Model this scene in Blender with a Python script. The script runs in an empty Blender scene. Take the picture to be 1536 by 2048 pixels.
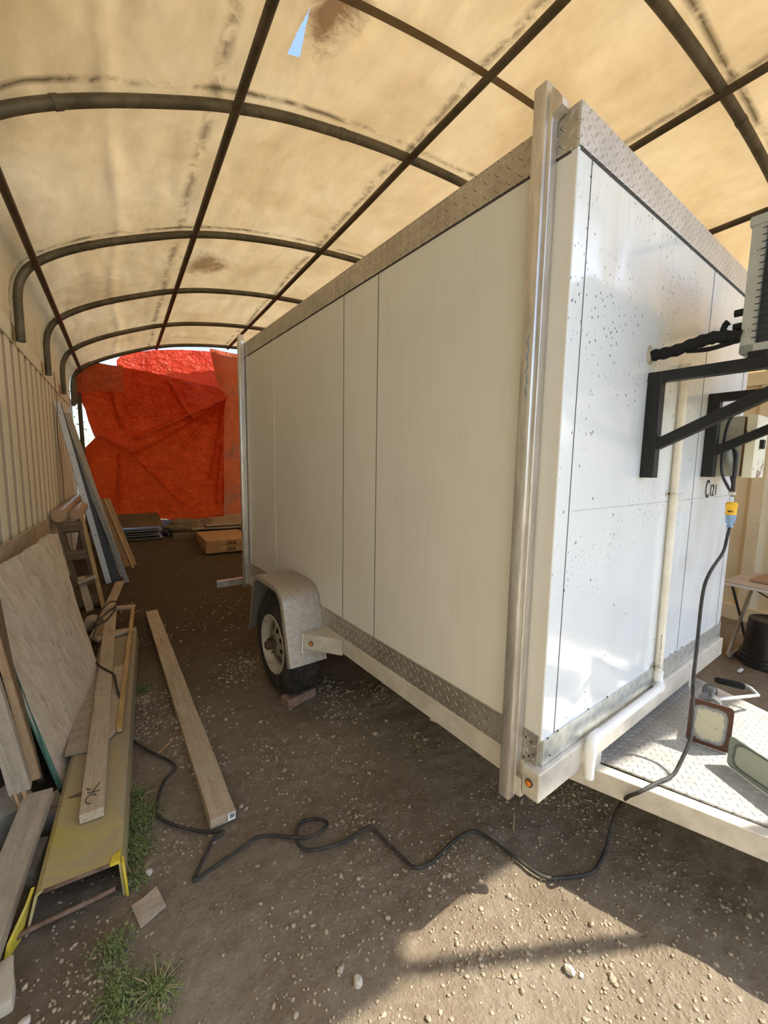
import bpy, bmesh, math, random
from mathutils import Vector, Matrix, noise
from math import pi, sin, cos, radians as R

# ------------------------------------------------------------------ camera, light, exposure
SC = bpy.context.scene
COL = SC.collection
F_PX, YAW, PITCH, ROLL = 816.53, R(32.898), R(6.509), R(-0.900)
cam_d = bpy.data.cameras.new('camera'); cam = bpy.data.objects.new('camera', cam_d); COL.objects.link(cam)
cam_d.sensor_fit = 'VERTICAL'; cam_d.sensor_height = 36.0; cam_d.sensor_width = 27.0
cam_d.lens = F_PX / 2048 * 36.0; cam_d.clip_start = 0.02; cam_d.clip_end = 400
_f = Vector((sin(YAW)*cos(PITCH), cos(YAW)*cos(PITCH), -sin(PITCH)))
_r = Vector((cos(YAW), -sin(YAW), 0)); _d = _f.cross(_r)
_r2 = cos(ROLL)*_r + sin(ROLL)*_d; _d2 = -sin(ROLL)*_r + cos(ROLL)*_d
cam.matrix_world = Matrix(((_r2.x, -_d2.x, -_f.x, 0), (_r2.y, -_d2.y, -_f.y, 0), (_r2.z, -_d2.z, -_f.z, 1.58), (0, 0, 0, 1)))
SC.camera = cam

SUN_TO = Vector((0.875*cos(R(50)), -0.485*cos(R(50)), sin(R(50)))).normalized()
sun_d = bpy.data.lights.new('sun', 'SUN'); sun_d.energy = 9.5; sun_d.angle = R(0.55); sun_d.color = (1.0, 0.93, 0.80)
sun = bpy.data.objects.new('sun', sun_d); COL.objects.link(sun)
sun.rotation_euler = SUN_TO.to_track_quat('Z', 'Y').to_euler()
W = bpy.data.worlds.new('world'); SC.world = W; W.use_nodes = True
wn = W.node_tree.nodes; wl = W.node_tree.links; wn.clear()
wo = wn.new('ShaderNodeOutputWorld'); wb = wn.new('ShaderNodeBackground'); ws = wn.new('ShaderNodeTexSky')
ws.sky_type = 'NISHITA'; ws.sun_disc = False; ws.sun_elevation = R(50); ws.sun_rotation = math.atan2(SUN_TO.x, SUN_TO.y)
ws.air_density = 1.0; ws.dust_density = 2.2; ws.altitude = 900
wb.inputs['Strength'].default_value = 0.42
wl.new(ws.outputs[0], wb.inputs[0]); wl.new(wb.outputs[0], wo.inputs[0])
SC.view_settings.view_transform = 'Standard'; SC.view_settings.look = 'None'
SC.view_settings.exposure = 0.10; SC.view_settings.gamma = 1.0; SC.view_settings.use_curve_mapping = False
SC.cycles.max_bounces = 10; SC.cycles.diffuse_bounces = 6; SC.cycles.glossy_bounces = 4
SC.cycles.transmission_bounces = 8; SC.cycles.transparent_max_bounces = 8
SC.cycles.sample_clamp_indirect = 6.0; SC.cycles.use_denoising = True

# ------------------------------------------------------------------ materials
class N:
    def __init__(s, name):
        s.m = bpy.data.materials.new(name); s.m.use_nodes = True
        s.t = s.m.node_tree; s.t.nodes.clear()
        s.out = s.t.nodes.new('ShaderNodeOutputMaterial')
    def n(s, t, **k):
        x = s.t.nodes.new(t)
        for a, b in k.items(): setattr(x, a, b)
        return x
    def l(s, a, b): s.t.links.new(a, b)
    def coord(s, kind='Object', scale=(1, 1, 1), loc=(0, 0, 0), rot=(0, 0, 0)):
        c = s.n('ShaderNodeTexCoord'); m = s.n('ShaderNodeMapping')
        m.inputs['Scale'].default_value = scale; m.inputs['Location'].default_value = loc; m.inputs['Rotation'].default_value = rot
        s.l(c.outputs[kind], m.inputs['Vector']); return m.outputs[0]
    def noise(s, v, scale, detail=4, rough=0.6, dist=0.0):
        x = s.n('ShaderNodeTexNoise'); x.inputs['Scale'].default_value = scale; x.inputs['Detail'].default_value = detail
        x.inputs['Roughness'].default_value = rough; x.inputs['Distortion'].default_value = dist
        s.l(v, x.inputs['Vector']); return x.outputs['Fac']
    def vor(s, v, scale, feature='F1'):
        x = s.n('ShaderNodeTexVoronoi'); x.feature = feature; x.inputs['Scale'].default_value = scale
        s.l(v, x.inputs['Vector']); return x.outputs['Distance']
    def ramp(s, f, stops, interp='LINEAR'):
        x = s.n('ShaderNodeValToRGB'); x.color_ramp.interpolation = interp
        e = x.color_ramp.elements
        while len(e) < len(stops): e.new(0.5)
        for i, (p, c) in enumerate(stops):
            e[i].position = p
            e[i].color = (c, c, c, 1) if isinstance(c, (int, float)) else (c[0], c[1], c[2], 1)
        s.l(f, x.inputs[0]); return x.outputs[0]
    def mix(s, f, a, b, mode='MIX'):
        x = s.n('ShaderNodeMix'); x.data_type = 'RGBA'; x.blend_type = mode
        for i, v in ((0, f), (6, a), (7, b)):
            if hasattr(v, 'is_linked'): s.l(v, x.inputs[i])
            elif i == 0: x.inputs[0].default_value = v
            else: x.inputs[i].default_value = (v[0], v[1], v[2], 1)
        return x.outputs[2]
    def math(s, op, a, b=0.0, c=None):
        x = s.n('ShaderNodeMath'); x.operation = op
        for i, v in enumerate((a, b) if c is None else (a, b, c)):
            if hasattr(v, 'is_linked'): s.l(v, x.inputs[i])
            else: x.inputs[i].default_value = v
        return x.outputs[0]
    def bsdf(s, col, rough=0.6, metal=0.0, spec=0.5, bump=None, bs=0.3, bd=0.01, coat=0.0):
        p = s.n('ShaderNodeBsdfPrincipled')
        for k, v in (('Base Color', col), ('Roughness', rough), ('Metallic', metal)):
            if hasattr(v, 'is_linked'): s.l(v, p.inputs[k])
            elif k == 'Base Color': p.inputs[k].default_value = (v[0], v[1], v[2], 1)
            else: p.inputs[k].default_value = v
        p.inputs['Specular IOR Level'].default_value = spec
        p.inputs['Coat Weight'].default_value = coat
        if bump is not None:
            b = s.n('ShaderNodeBump'); b.inputs['Strength'].default_value = bs; b.inputs['Distance'].default_value = bd
            s.l(bump, b.inputs['Height']); s.l(b.outputs[0], p.inputs['Normal']); s.bump = b
        s.l(p.outputs[0], s.out.inputs[0]); s.p = p
        return s.m

def m_plain(name, col, rough=0.6, metal=0.0, spec=0.5, var=0.15, scale=8, bs=0.15, dirt=None, coat=0.0):
    k = N(name); v = k.coord()
    f = k.noise(v, scale, 5, 0.65)
    dark = tuple(c*(1-var) for c in col); lite = tuple(min(1, c*(1+var)) for c in col)
    c = k.ramp(f, [(0.3, dark), (0.7, lite)])
    if dirt:
        g = k.ramp(k.noise(v, scale*0.6, 6, 0.7, 0.5), [(0.45, 0.0), (0.72, 1.0)])
        c = k.mix(g, c, dirt)
    return k.bsdf(c, rough, metal, spec, k.noise(v, scale*6, 4), bs, 0.003, coat)

def m_wood(name, a, b, dirt=(0.30, 0.25, 0.18), da=0.5, sc=1.0):
    k = N(name); v = k.coord('Object', (1.2*sc, 14*sc, 14*sc))
    f = k.noise(v, 3.0, 6, 0.65, 0.8)
    c = k.ramp(f, [(0.28, a), (0.5, tuple((x+y)/2 for x, y in zip(a, b))), (0.72, b)])
    v2 = k.coord('Object')
    g = k.ramp(k.noise(v2, 5, 6, 0.7, 0.3), [(0.35, 0.0), (0.7, da)])
    c = k.mix(g, c, dirt)
    c = k.mix(k.ramp(k.noise(v2, 38, 5, 0.75), [(0.50, 0.0), (0.72, 0.45)]), c, tuple(q*0.45 for q in dirt))
    fine = k.noise(k.coord('Object', (4, 60, 60)), 3, 3, 0.7)
    return k.bsdf(c, 0.85, 0, 0.2, fine, 0.35, 0.004)

def m_diamond(name, base, rough=0.38, cell=0.034, dirt=0.25, metal=0.85, depth=0.014, fleck=0.0):
    k = N(name); c = k.n('ShaderNodeTexCoord')
    mp = k.n('ShaderNodeMapping'); mp.inputs['Rotation'].default_value = (0, 0, R(45)); k.l(c.outputs['UV'], mp.inputs[0])
    s = k.n('ShaderNodeSeparateXYZ'); k.l(mp.outputs[0], s.inputs[0])
    x = k.math('DIVIDE', s.outputs[0], cell); y = k.math('DIVIDE', s.outputs[1], cell)
    ix = k.math('FLOOR', x); iy = k.math('FLOOR', y)
    fx = k.math('SUBTRACT', k.math('FRACT', x), 0.5); fy = k.math('SUBTRACT', k.math('FRACT', y), 0.5)
    par = k.math('FLOORED_MODULO', k.math('ADD', ix, iy), 2.0)
    ipar = k.math('SUBTRACT', 1.0, par)
    a = k.math('ADD', k.math('MULTIPLY', fx, ipar), k.math('MULTIPLY', fy, par))
    b = k.math('ADD', k.math('MULTIPLY', fy, ipar), k.math('MULTIPLY', fx, par))
    e = k.math('ADD', k.math('POWER', k.math('ABSOLUTE', k.math('DIVIDE', a, 0.46)), 2.0), k.math('POWER', k.math('ABSOLUTE', k.math('DIVIDE', b, 0.115)), 2.0))
    h = k.math('MAXIMUM', k.math('SUBTRACT', 1.0, e), 0.0)
    h = k.math('POWER', h, 0.6)
    v = k.coord()
    dn = k.noise(v, 9, 6, 0.7)
    col = k.ramp(dn, [(0.3, tuple(q*0.75 for q in base)), (0.7, base)])
    g = k.ramp(k.noise(v, 3.5, 6, 0.75, 0.6), [(0.45, 0.0), (0.75, dirt*2)])
    col = k.mix(g, col, (0.20, 0.155, 0.10))
    if fleck:
        sp = k.ramp(k.vor(v, 90), [(0.0, 1.0), (0.10, 0.0)])
        sp = k.math('MULTIPLY', sp, k.ramp(k.noise(v, 14, 2), [(0.5, 0.0), (0.6, fleck)]))
        col = k.mix(sp, col, (0.03, 0.03, 0.03))
    col = k.mix(k.math('MULTIPLY', k.math('MINIMUM', k.math('MULTIPLY', h, 1.6), 1.0), 0.6), col, tuple(min(0.92, q*1.25+0.08) for q in base))   # worn bright lugs
    m = k.bsdf(col, rough, metal, 0.5, h, 1.0, depth)
    return m

M = {}
def mats():
    # canopy cloth: lets sunlight through
    k = N('canopy_cloth'); v = k.coord()
    n1 = k.noise(v, 1.3, 7, 0.62, 0.4); n2 = k.noise(k.coord('Object', (1, .35, 1)), 5, 6, 0.7)
    c = k.ramp(n1, [(0.28, (0.53, 0.385, 0.20)), (0.5, (0.68, 0.525, 0.305)), (0.72, (0.77, 0.63, 0.40))])
    c = k.mix(k.ramp(n2, [(0.5, 0.0), (0.8, 0.35)]), c, (0.50, 0.34, 0.17))
    ob = k.n('ShaderNodeTexCoord').outputs['Object']
    def blob(cc, rr, seed, col, amt, cin):
        d = k.n('ShaderNodeVectorMath'); d.operation = 'SUBTRACT'; k.l(ob, d.inputs[0]); d.inputs[1].default_value = cc
        q = k.n('ShaderNodeVectorMath'); q.operation = 'DIVIDE'; k.l(d.outputs[0], q.inputs[0]); q.inputs[1].default_value = rr
        ln = k.n('ShaderNodeVectorMath'); ln.operation = 'LENGTH'; k.l(q.outputs[0], ln.inputs[0])
        w = k.math('ADD', ln.outputs['Value'], k.math('MULTIPLY', k.math('SUBTRACT', k.noise(v, seed, 7, 0.75, 0.8), 0.5), 2.2))
        return k.mix(k.ramp(w, [(0.35, amt), (1.0, 0.0)]), cin, col)
    c = blob((0.97, 1.93, 3.68), (0.16, 0.34, 0.4), 6, (0.17, 0.075, 0.03), 0.85, c)
    c = blob((0.88, 5.00, 3.66), (0.26, 0.30, 0.4), 5, (0.22, 0.12, 0.05), 0.85, c)
    c = blob((3.3, 2.95, 3.78), (0.30, 0.28, 0.4), 6, (0.26, 0.16, 0.07), 0.7, c)
    c = blob((-0.10, 5.3, 3.3), (0.4, 0.5, 0.5), 4, (0.40, 0.28, 0.14), 0.5, c)
    # grime beside the hoops and purlins
    sp = k.n('ShaderNodeSeparateXYZ'); k.l(ob, sp.inputs[0])
    def line(o, c0, w, seed, amt, cin):
        d = k.math('ABSOLUTE', k.math('SUBTRACT', o, k.math('ADD', c0, k.math('MULTIPLY', k.math('SUBTRACT', k.noise(v, 1.1, 2), 0.5), 0.10))))
        m_ = k.math('MULTIPLY', k.ramp(k.math('DIVIDE', d, w), [(0.0, 1.0), (1.0, 0.0)]), k.ramp(k.noise(v, seed, 5, 0.65, 0.3), [(0.40, 0.0), (0.56, amt)]))
        return k.mix(m_, cin, (0.10, 0.07, 0.035))
    for y0 in (1.11, 2.565, 4.13): c = line(sp.outputs[1], y0, 0.03, 4, 0.95, c)
    for x0 in (0.54, 1.84, 3.06): c = line(sp.outputs[0], x0, 0.05, 9, 0.7, c)
    # tear (a real opening in the cloth)
    def edge(nx, ny, d): # half-plane in x,y
        return k.math('ADD', k.math('ADD', k.math('MULTIPLY', sp.outputs[0], nx), k.math('MULTIPLY', sp.outputs[1], ny)), d)
    import itertools
    tri = TEAR
    cx = sum(p[0] for p in tri)/3; cy = sum(p[1] for p in tri)/3
    ins = None
    for i in range(3):
        (x0, y0), (x1, y1) = tri[i], tri[(i+1) % 3]
        nx, ny = (y1-y0), -(x1-x0); L = math.hypot(nx, ny); nx /= L; ny /= L; d = -(nx*x0+ny*y0)
        if nx*cx+ny*cy+d < 0: nx, ny, d = -nx, -ny, -d
        e = edge(nx, ny, d); ins = e if ins is None else k.math('MINIMUM', ins, e)
    ins = k.math('ADD', ins, k.math('MULTIPLY', k.math('SUBTRACT', k.noise(v, 30, 3), 0.5), 0.012))
    hole = k.math('MULTIPLY', k.math('GREATER_THAN', ins, 0.0), k.math('GREATER_THAN', sp.outputs[2], 3.2))
    bh = k.math('ADD', k.math('MULTIPLY', k.noise(k.coord('Object', (1.3, .8, 1)), 2.4, 3, 0.45, 0.0), 1.0), k.math('MULTIPLY', k.noise(v, 60, 3), 0.02))
    bmp = k.n('ShaderNodeBump'); bmp.inputs['Strength'].default_value = 0.35; bmp.inputs['Distance'].default_value = 0.10; k.l(bh, bmp.inputs['Height'])
    df = k.n('ShaderNodeBsdfDiffuse'); tr = k.n('ShaderNodeBsdfTranslucent')
    k.l(c, df.inputs[0]); k.l(k.mix(1.0, c, (1.0, 0.93, 0.80), 'MULTIPLY'), tr.inputs[0])
    k.l(bmp.outputs[0], df.inputs['Normal']); k.l(bmp.outputs[0], tr.inputs['Normal'])
    mx = k.n('ShaderNodeMixShader'); mx.inputs[0].default_value = 0.265; k.l(df.outputs[0], mx.inputs[1]); k.l(tr.outputs[0], mx.inputs[2])
    tp = k.n('ShaderNodeBsdfTransparent'); m2 = k.n('ShaderNodeMixShader')
    k.l(hole, m2.inputs[0]); k.l(mx.outputs[0], m2.inputs[1]); k.l(tp.outputs[0], m2.inputs[2]); k.l(m2.outputs[0], k.out.inputs[0])
    M['canopy'] = k.m
    M['band'] = m_plain('grey_band', (0.30, 0.235, 0.145), 0.8, 0, 0.2, 0.1, 4)
    M['pipe'] = m_plain('weathered_pipe', (0.105, 0.092, 0.062), 0.55, 0.35, 0.4, 0.35, 9, 0.2, (0.19, 0.165, 0.12))
    M['purlin'] = m_plain('dark_pipe', (0.075, 0.058, 0.036), 0.6, 0.3, 0.4, 0.35, 9, 0.2, (0.13, 0.10, 0.065))
    # container walls
    for nm, a, b in (('wall_l', (0.80, 0.79, 0.60), (0.86, 0.85, 0.68)), ('wall_r', (0.66, 0.55, 0.36), (0.76, 0.66, 0.46))):
        k = N(nm); v = k.coord()
        c = k.ramp(k.noise(v, 2.5, 5), [(0.3, a), (0.7, b)])
        ru = k.math('MULTIPLY', k.ramp(k.noise(k.coord('Object', (1, 1, .25)), 6, 6, 0.75), [(0.62, 0.0), (0.68, 1.0)]), 0.6)
        c = k.mix(ru, c, (0.20, 0.09, 0.05))
        if nm == 'wall_l':   # shade of the flutes painted in, darker colour by depth
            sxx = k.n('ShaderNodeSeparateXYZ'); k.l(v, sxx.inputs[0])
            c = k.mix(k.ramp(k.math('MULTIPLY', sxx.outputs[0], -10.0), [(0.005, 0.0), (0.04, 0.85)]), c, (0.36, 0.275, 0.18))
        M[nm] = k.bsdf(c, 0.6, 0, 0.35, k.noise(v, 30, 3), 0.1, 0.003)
    # dirt ground
    k = N('dirt'); v = k.coord()
    c = k.ramp(k.noise(v, 1.1, 8, 0.68, 0.3), [(0.30, (0.27, 0.205, 0.135)), (0.50, (0.38, 0.305, 0.215)), (0.72, (0.47, 0.395, 0.30))])
    c = k.mix(k.ramp(k.noise(v, 26, 6, 0.75), [(0.5, 0.0), (0.75, 0.65)]), c, (0.56, 0.49, 0.39))
    c = k.mix(k.ramp(k.noise(v, 9, 7, 0.75), [(0.50, 0.0), (0.72, 0.55)]), c, (0.22, 0.16, 0.105))
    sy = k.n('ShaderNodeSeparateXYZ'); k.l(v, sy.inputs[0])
    darken = k.ramp(k.math('ADD', k.math('MULTIPLY', sy.outputs[1], 0.1), k.math('MULTIPLY', k.noise(v, 0.9, 4), 0.12)), [(0.28, 0.0), (0.46, 0.88)])  # dirt colour gets darker towards the far end
    c = k.mix(darken, c, (0.10, 0.066, 0.034))
    darken2 = k.ramp(k.math('SUBTRACT', k.math('MULTIPLY', k.noise(v, 0.8, 4), 0.3), k.math('MULTIPLY', sy.outputs[0], 1.0)), [(0.10, 0.0), (0.35, 0.55)])  # dirt colour gets darker towards the left side
    c = k.mix(darken2, c, (0.14, 0.10, 0.06))
    fl = k.math('MULTIPLY', k.ramp(k.vor(v, 38), [(0.05, 1.0), (0.13, 0.0)]), k.ramp(k.noise(v, 7, 3), [(0.5, 0.0), (0.6, 0.8)]))
    c = k.mix(fl, c, (0.55, 0.52, 0.46))
    clod = k.math('MULTIPLY', k.ramp(k.vor(v, 55), [(0.0, 1.0), (0.5, 0.0)]), k.ramp(k.noise(v, 4, 4), [(0.42, 0.1), (0.62, 1.0)]))
    c = k.mix(k.ramp(k.noise(v, 60, 5, 0.8), [(0.52, 0.0), (0.70, 0.3)]), c, (0.20, 0.15, 0.10))
    h = k.math('ADD', k.noise(v, 14, 8, 0.8), k.math('ADD', k.math('MULTIPLY', k.noise(v, 90, 4, 0.8), 0.3), k.math('MULTIPLY', clod, 0.35)))
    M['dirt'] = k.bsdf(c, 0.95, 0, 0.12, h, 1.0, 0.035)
    # trailer panels
    k = N('side_panel'); v = k.coord()
    c = k.ramp(k.noise(v, 1.5, 4), [(0.3, (0.60, 0.585, 0.545)), (0.7, (0.66, 0.645, 0.60))])
    c = k.mix(k.ramp(k.noise(k.coord('Object', (6, 6, .6)), 4, 5), [(0.5, 0.0), (0.8, 0.25)]), c, (0.50, 0.46, 0.38))
    M['side'] = k.bsdf(c, 0.34, 0, 0.45, k.noise(v, 1.4, 2), 0.10, 0.03)
    k = N('front_panel'); v = k.coord()
    c = k.ramp(k.noise(v, 1.2, 3), [(0.3, (0.70, 0.735, 0.74)), (0.7, (0.76, 0.79, 0.785))])
    sz = k.n('ShaderNodeSeparateXYZ'); k.l(v, sz.inputs[0])
    st = k.math('MULTIPLY', k.ramp(k.noise(k.coord('Object', (22, 1, .5)), 2, 5, 0.7), [(0.45, 0.0), (0.8, 0.6)]), k.ramp(k.math('DIVIDE', sz.outputs[2], 2.6), [(0.78, 0.0), (0.97, 1.0)]))
    c = k.mix(st, c, (0.52, 0.50, 0.38))
    def flecks(scale, lo, dens_sc, th, vz, cin, mask=None):
        w = k.vor(k.coord('Object', (1, 1, vz)), scale); s_ = k.ramp(w, [(lo*0.55, 1.0), (lo, 0.0)])
        g = k.ramp(k.noise(v, dens_sc, 3), [(th, 0.0), (th+0.06, 1.0)]); f = k.math('MULTIPLY', s_, g)
        if mask is not None: f = k.math('MULTIPLY', f, mask)
        return k.mix(f, cin, (0.05, 0.05, 0.055))
    lm = k.ramp(sz.outputs[0], [(0.0, 1.0), (0.75, 0.25)])
    tm = k.ramp(k.math('DIVIDE', sz.outputs[2], 3.0), [(0.35, 0.3), (0.62, 1.0)])
    c = flecks(60, 0.20, 2.5, 0.50, 0.6, c, k.math('MULTIPLY', lm, tm)); c = flecks(21, 0.085, 1.8, 0.36, 0.6, c, lm)
    rm = k.ramp(k.math('SUBTRACT', sz.outputs[0], 0.9), [(0.42, 0.0), (0.52, 1.0)])
    rz = k.ramp(k.math('DIVIDE', sz.outputs[2], 3.0), [(0.55, 0.0), (0.62, 1.0)])
    c = flecks(75, 0.34, 5.0, 0.42, 0.7, c, k.math('MULTIPLY', rm, rz))
    M['front'] = k.bsdf(c, 0.16, 0, 0.6, k.noise(k.coord('Object', (1, 1, .8)), 2.1, 2, 0.4, 0.6), 0.35, 0.06, 0.3)
    M['seam'] = m_plain('seam_gap', (0.05, 0.045, 0.04), 0.8, var=0.1)
    k = N('aluminium'); v = k.coord()
    c = k.ramp(k.noise(k.coord('Object', (12, 12, 1.5)), 4, 6, 0.7), [(0.25, (0.42, 0.39, 0.35)), (0.6, (0.68, 0.655, 0.61)), (0.85, (0.78, 0.76, 0.72))])
    M['alu'] = k.bsdf(c, 0.36, 0.75, 0.5, k.noise(v, 40, 4), 0.12, 0.002)
    k = N('frame_beam'); v = k.coord()
    c = k.ramp(k.noise(k.coord('Object', (3, 3, 3)), 3, 7, 0.75), [(0.25, (0.46, 0.42, 0.35)), (0.55, (0.66, 0.62, 0.54)), (0.8, (0.76, 0.73, 0.66))])
    M['beam'] = k.bsdf(c, 0.48, 0.35, 0.5, k.noise(v, 40, 4), 0.15, 0.002)
    M['fender'] = m_plain('fender_metal', (0.44, 0.41, 0.36), 0.50, 0.7, 0.5, 0.14, 70, 0.35, (0.34, 0.29, 0.23))
    k = N('galvanised'); v = k.coord()
    c = k.ramp(k.vor(v, 28), [(0.1, (0.44, 0.47, 0.47)), (0.7, (0.66, 0.69, 0.68))])
    c = k.mix(k.ramp(k.noise(v, 5, 5), [(0.4, 0.0), (0.7, 0.5)]), c, (0.50, 0.50, 0.45))
    M['galv'] = k.bsdf(c, 0.4, 0.75, 0.5, k.noise(v, 6, 3), 0.15, 0.01)
    M['dia_side'] = m_diamond('diamond_plate_side', (0.56, 0.53, 0.47), 0.42, dirt=0.3, metal=0.8)
    M['dia_front'] = m_diamond('diamond_plate_front', (0.62, 0.615, 0.60), 0.32, 0.030, dirt=0.10, metal=0.6, fleck=0.8)
    M['dia_deck'] = m_diamond('diamond_plate_deck', (0.56, 0.55, 0.51), 0.45, 0.030, dirt=0.16, metal=0.45, depth=0.008)
    M['black'] = m_plain('black_steel', (0.006, 0.006, 0.006), 0.42, 0, 0.35, 0.3, 15, 0.1, (0.014, 0.014, 0.013))
    M['foam'] = m_plain('black_foam_wrap', (0.010, 0.010, 0.009), 0.8, 0, 0.25, 0.3, 20, 0.8)
    M['hoseb'] = m_plain('cord_black', (0.014, 0.014, 0.017), 0.45, 0, 0.45, 0.3, 30, 0.2)
    M['cordd'] = m_plain('cord_dusty', (0.028, 0.026, 0.023), 0.65, 0, 0.4, 0.4, 30, 0.2, (0.07, 0.06, 0.045))
    M['pvc'] = m_plain('pvc_cream', (0.80, 0.75, 0.63), 0.4, 0, 0.5, 0.08, 6, 0.05, (0.66, 0.58, 0.44))
    M['pvcw'] = m_plain('pvc_white', (0.84, 0.83, 0.79), 0.35, 0, 0.5, 0.05, 6, 0.05)
    M['acg'] = m_plain('ac_cabinet', (0.36, 0.36, 0.31), 0.5, 0.1, 0.4, 0.06, 12, 0.05)
    M['coil'] = m_plain('coil_fins', (0.05, 0.055, 0.06), 0.5, 0.5, 0.4, 0.2, 60, 0.3)
    M['ebox'] = m_plain('breaker_box_side', (0.37, 0.36, 0.28), 0.55, 0, 0.4, 0.08, 8, 0.08, (0.42, 0.39, 0.29))
    k = N('breaker_box_door'); v = k.coord()
    c = k.mix(k.ramp(k.noise(v, 9, 6, 0.75, 0.3), [(0.56, 0.0), (0.60, 1.0)]), (0.80, 0.76, 0.58), (0.16, 0.05, 0.035))
    M['eboxd'] = k.bsdf(c, 0.6, 0, 0.3)
    M['brown'] = m_plain('rust_gap', (0.13, 0.065, 0.03), 0.8, 0, 0.3, 0.5, 20)
    M['grey'] = m_plain('grey_plastic', (0.30, 0.31, 0.31), 0.5, 0, 0.4, 0.1)
    M['yellowp'] = m_plain('yellow_plug', (0.85, 0.47, 0.02), 0.4, 0, 0.5, 0.05)
    k = N('clear_blue_plastic'); k.bsdf((0.35, 0.55, 0.80), 0.15, 0, 0.5); k.p.inputs['Transmission Weight'].default_value = 0.6; M['clearb'] = k.m
    M['rubber'] = m_plain('tyre_rubber', (0.022, 0.021, 0.020), 0.75, 0, 0.3, 0.3, 14, 0.3, (0.075, 0.063, 0.048))
    M['rim'] = m_plain('rim_paint', (0.50, 0.475, 0.40), 0.45, 0.2, 0.5, 0.15, 12, 0.1, (0.30, 0.25, 0.18))
    M['hub'] = m_plain('rusty_hub', (0.11, 0.075, 0.05), 0.7, 0.4, 0.4, 0.4, 25, 0.4)
    M['amber'] = m_plain('amber_lens', (0.62, 0.17, 0.012), 0.2, 0, 0.6, 0.1)
    M['ring'] = m_plain('rubber_ring', (0.10, 0.05, 0.03), 0.6)
    M['shell'] = m_plain('trailer_roof_metal', (0.55, 0.54, 0.50), 0.5, 0.3)
    # tarps
    for nm, a, b, tf, ro in (('tarp', (0.60, 0.042, 0.004), (0.78, 0.082, 0.008), 0.30, 0.36), ('tarpb', (0.80, 0.035, 0.008), (0.88, 0.075, 0.018), 0.55, 0.28), ('tarpr', (0.60, 0.10, 0.02), (0.74, 0.15, 0.04), 0.38, 0.5)):
        k = N('orange_'+nm); v = k.coord('Object', (1, 1, 1))
        c = k.ramp(k.noise(v, 3, 6, 0.7), [(0.3, a), (0.7, b)])
        if nm == 'tarpr': c = k.mix(k.ramp(k.noise(v, 2.2, 6, 0.75), [(0.5, 0.0), (0.65, 0.7)]), c, (0.30, 0.13, 0.06))
        h = k.math('ADD', k.noise(k.coord('Object', (1, 1, 1.9), rot=(0, R(18), 0)), 3.4, 4, 0.5, 1.6), k.math('MULTIPLY', k.noise(k.coord('Object', (1.8, 1, 1)), 9, 4, 0.6, 2.0), 0.35))
        wr = k.noise(k.coord('Object', (0.8, 1, 2.1), rot=(0, R(22), 0)), 4.5, 3, 0.5, 1.2)
        cre = k.math('SUBTRACT', 1.0, k.math('MINIMUM', k.math('MULTIPLY', k.math('ABSOLUTE', k.math('SUBTRACT', wr, 0.5)), 14.0), 1.0))
        wr2 = k.noise(k.coord('Object', (2.6, 1, 0.8), rot=(0, R(-35), 0)), 2.6, 2, 0.5, 0.8)
        cr2 = k.math('SUBTRACT', 1.0, k.math('MINIMUM', k.math('MULTIPLY', k.math('ABSOLUTE', k.math('SUBTRACT', wr2, 0.5)), 10.0), 1.0))
        h = k.math('ADD', h, k.math('ADD', k.math('MULTIPLY', cre, 0.16), k.math('MULTIPLY', cr2, 0.22)))
        k.bsdf(c, ro, 0, 0.5, h, 1.0, 0.065)
        tr = k.n('ShaderNodeBsdfTranslucent'); k.l(c, tr.inputs[0]); k.l(k.bump.outputs[0], tr.inputs['Normal'])
        mx = k.n('ShaderNodeMixShader'); mx.inputs[0].default_value = tf; k.l(k.p.outputs[0], mx.inputs[1]); k.l(tr.outputs[0], mx.inputs[2]); k.l(mx.outputs[0], k.out.inputs[0])
        M[nm] = k.m
    # woods and debris
    M['wood'] = m_wood('dusty_board', (0.31, 0.235, 0.15), (0.56, 0.45, 0.30), (0.47, 0.40, 0.295), 0.8)
    M['woodo'] = m_wood('orange_board', (0.33, 0.185, 0.085), (0.56, 0.37, 0.20), (0.40, 0.30, 0.19), 0.6)
    M['woodg'] = m_wood('grey_board', (0.22, 0.18, 0.13), (0.47, 0.39, 0.29), (0.39, 0.33, 0.245), 0.65)
    M['woodd'] = m_wood('dark_pallet_wood', (0.11, 0.078, 0.048), (0.28, 0.205, 0.13), (0.17, 0.13, 0.085), 0.6)
    M['woody'] = m_wood('yellow_pine', (0.40, 0.25, 0.09), (0.60, 0.42, 0.18), (0.32, 0.23, 0.13), 0.5)
    M['ply'] = m_wood('plywood', (0.28, 0.18, 0.095), (0.42, 0.285, 0.16), (0.24, 0.17, 0.10), 0.5)
    k = N('osb'); v = k.coord('Object', (1, 1, 1))
    wv = k.n('ShaderNodeTexVoronoi'); wv.inputs['Scale'].default_value = 26; k.l(k.coord('Object', (1.0, 1.0, 0.33), rot=(0.5, 0.4, 0.2)), wv.inputs['Vector'])
    fl = k.n('ShaderNodeSeparateColor'); k.l(wv.outputs['Color'], fl.inputs[0])
    c = k.ramp(fl.outputs[0], [(0.0, (0.44, 0.36, 0.25)), (0.5, (0.58, 0.495, 0.365)), (1.0, (0.68, 0.59, 0.45))])
    c = k.mix(k.ramp(k.noise(v, 2.6, 6, 0.7, 0.5), [(0.5, 0.0), (0.68, 0.6)]), c, (0.54, 0.36, 0.21))
    c = k.mix(k.ramp(k.noise(v, 7, 6, 0.7), [(0.35, 0.75), (0.6, 0.15)]), c, (0.56, 0.50, 0.385))
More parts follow.
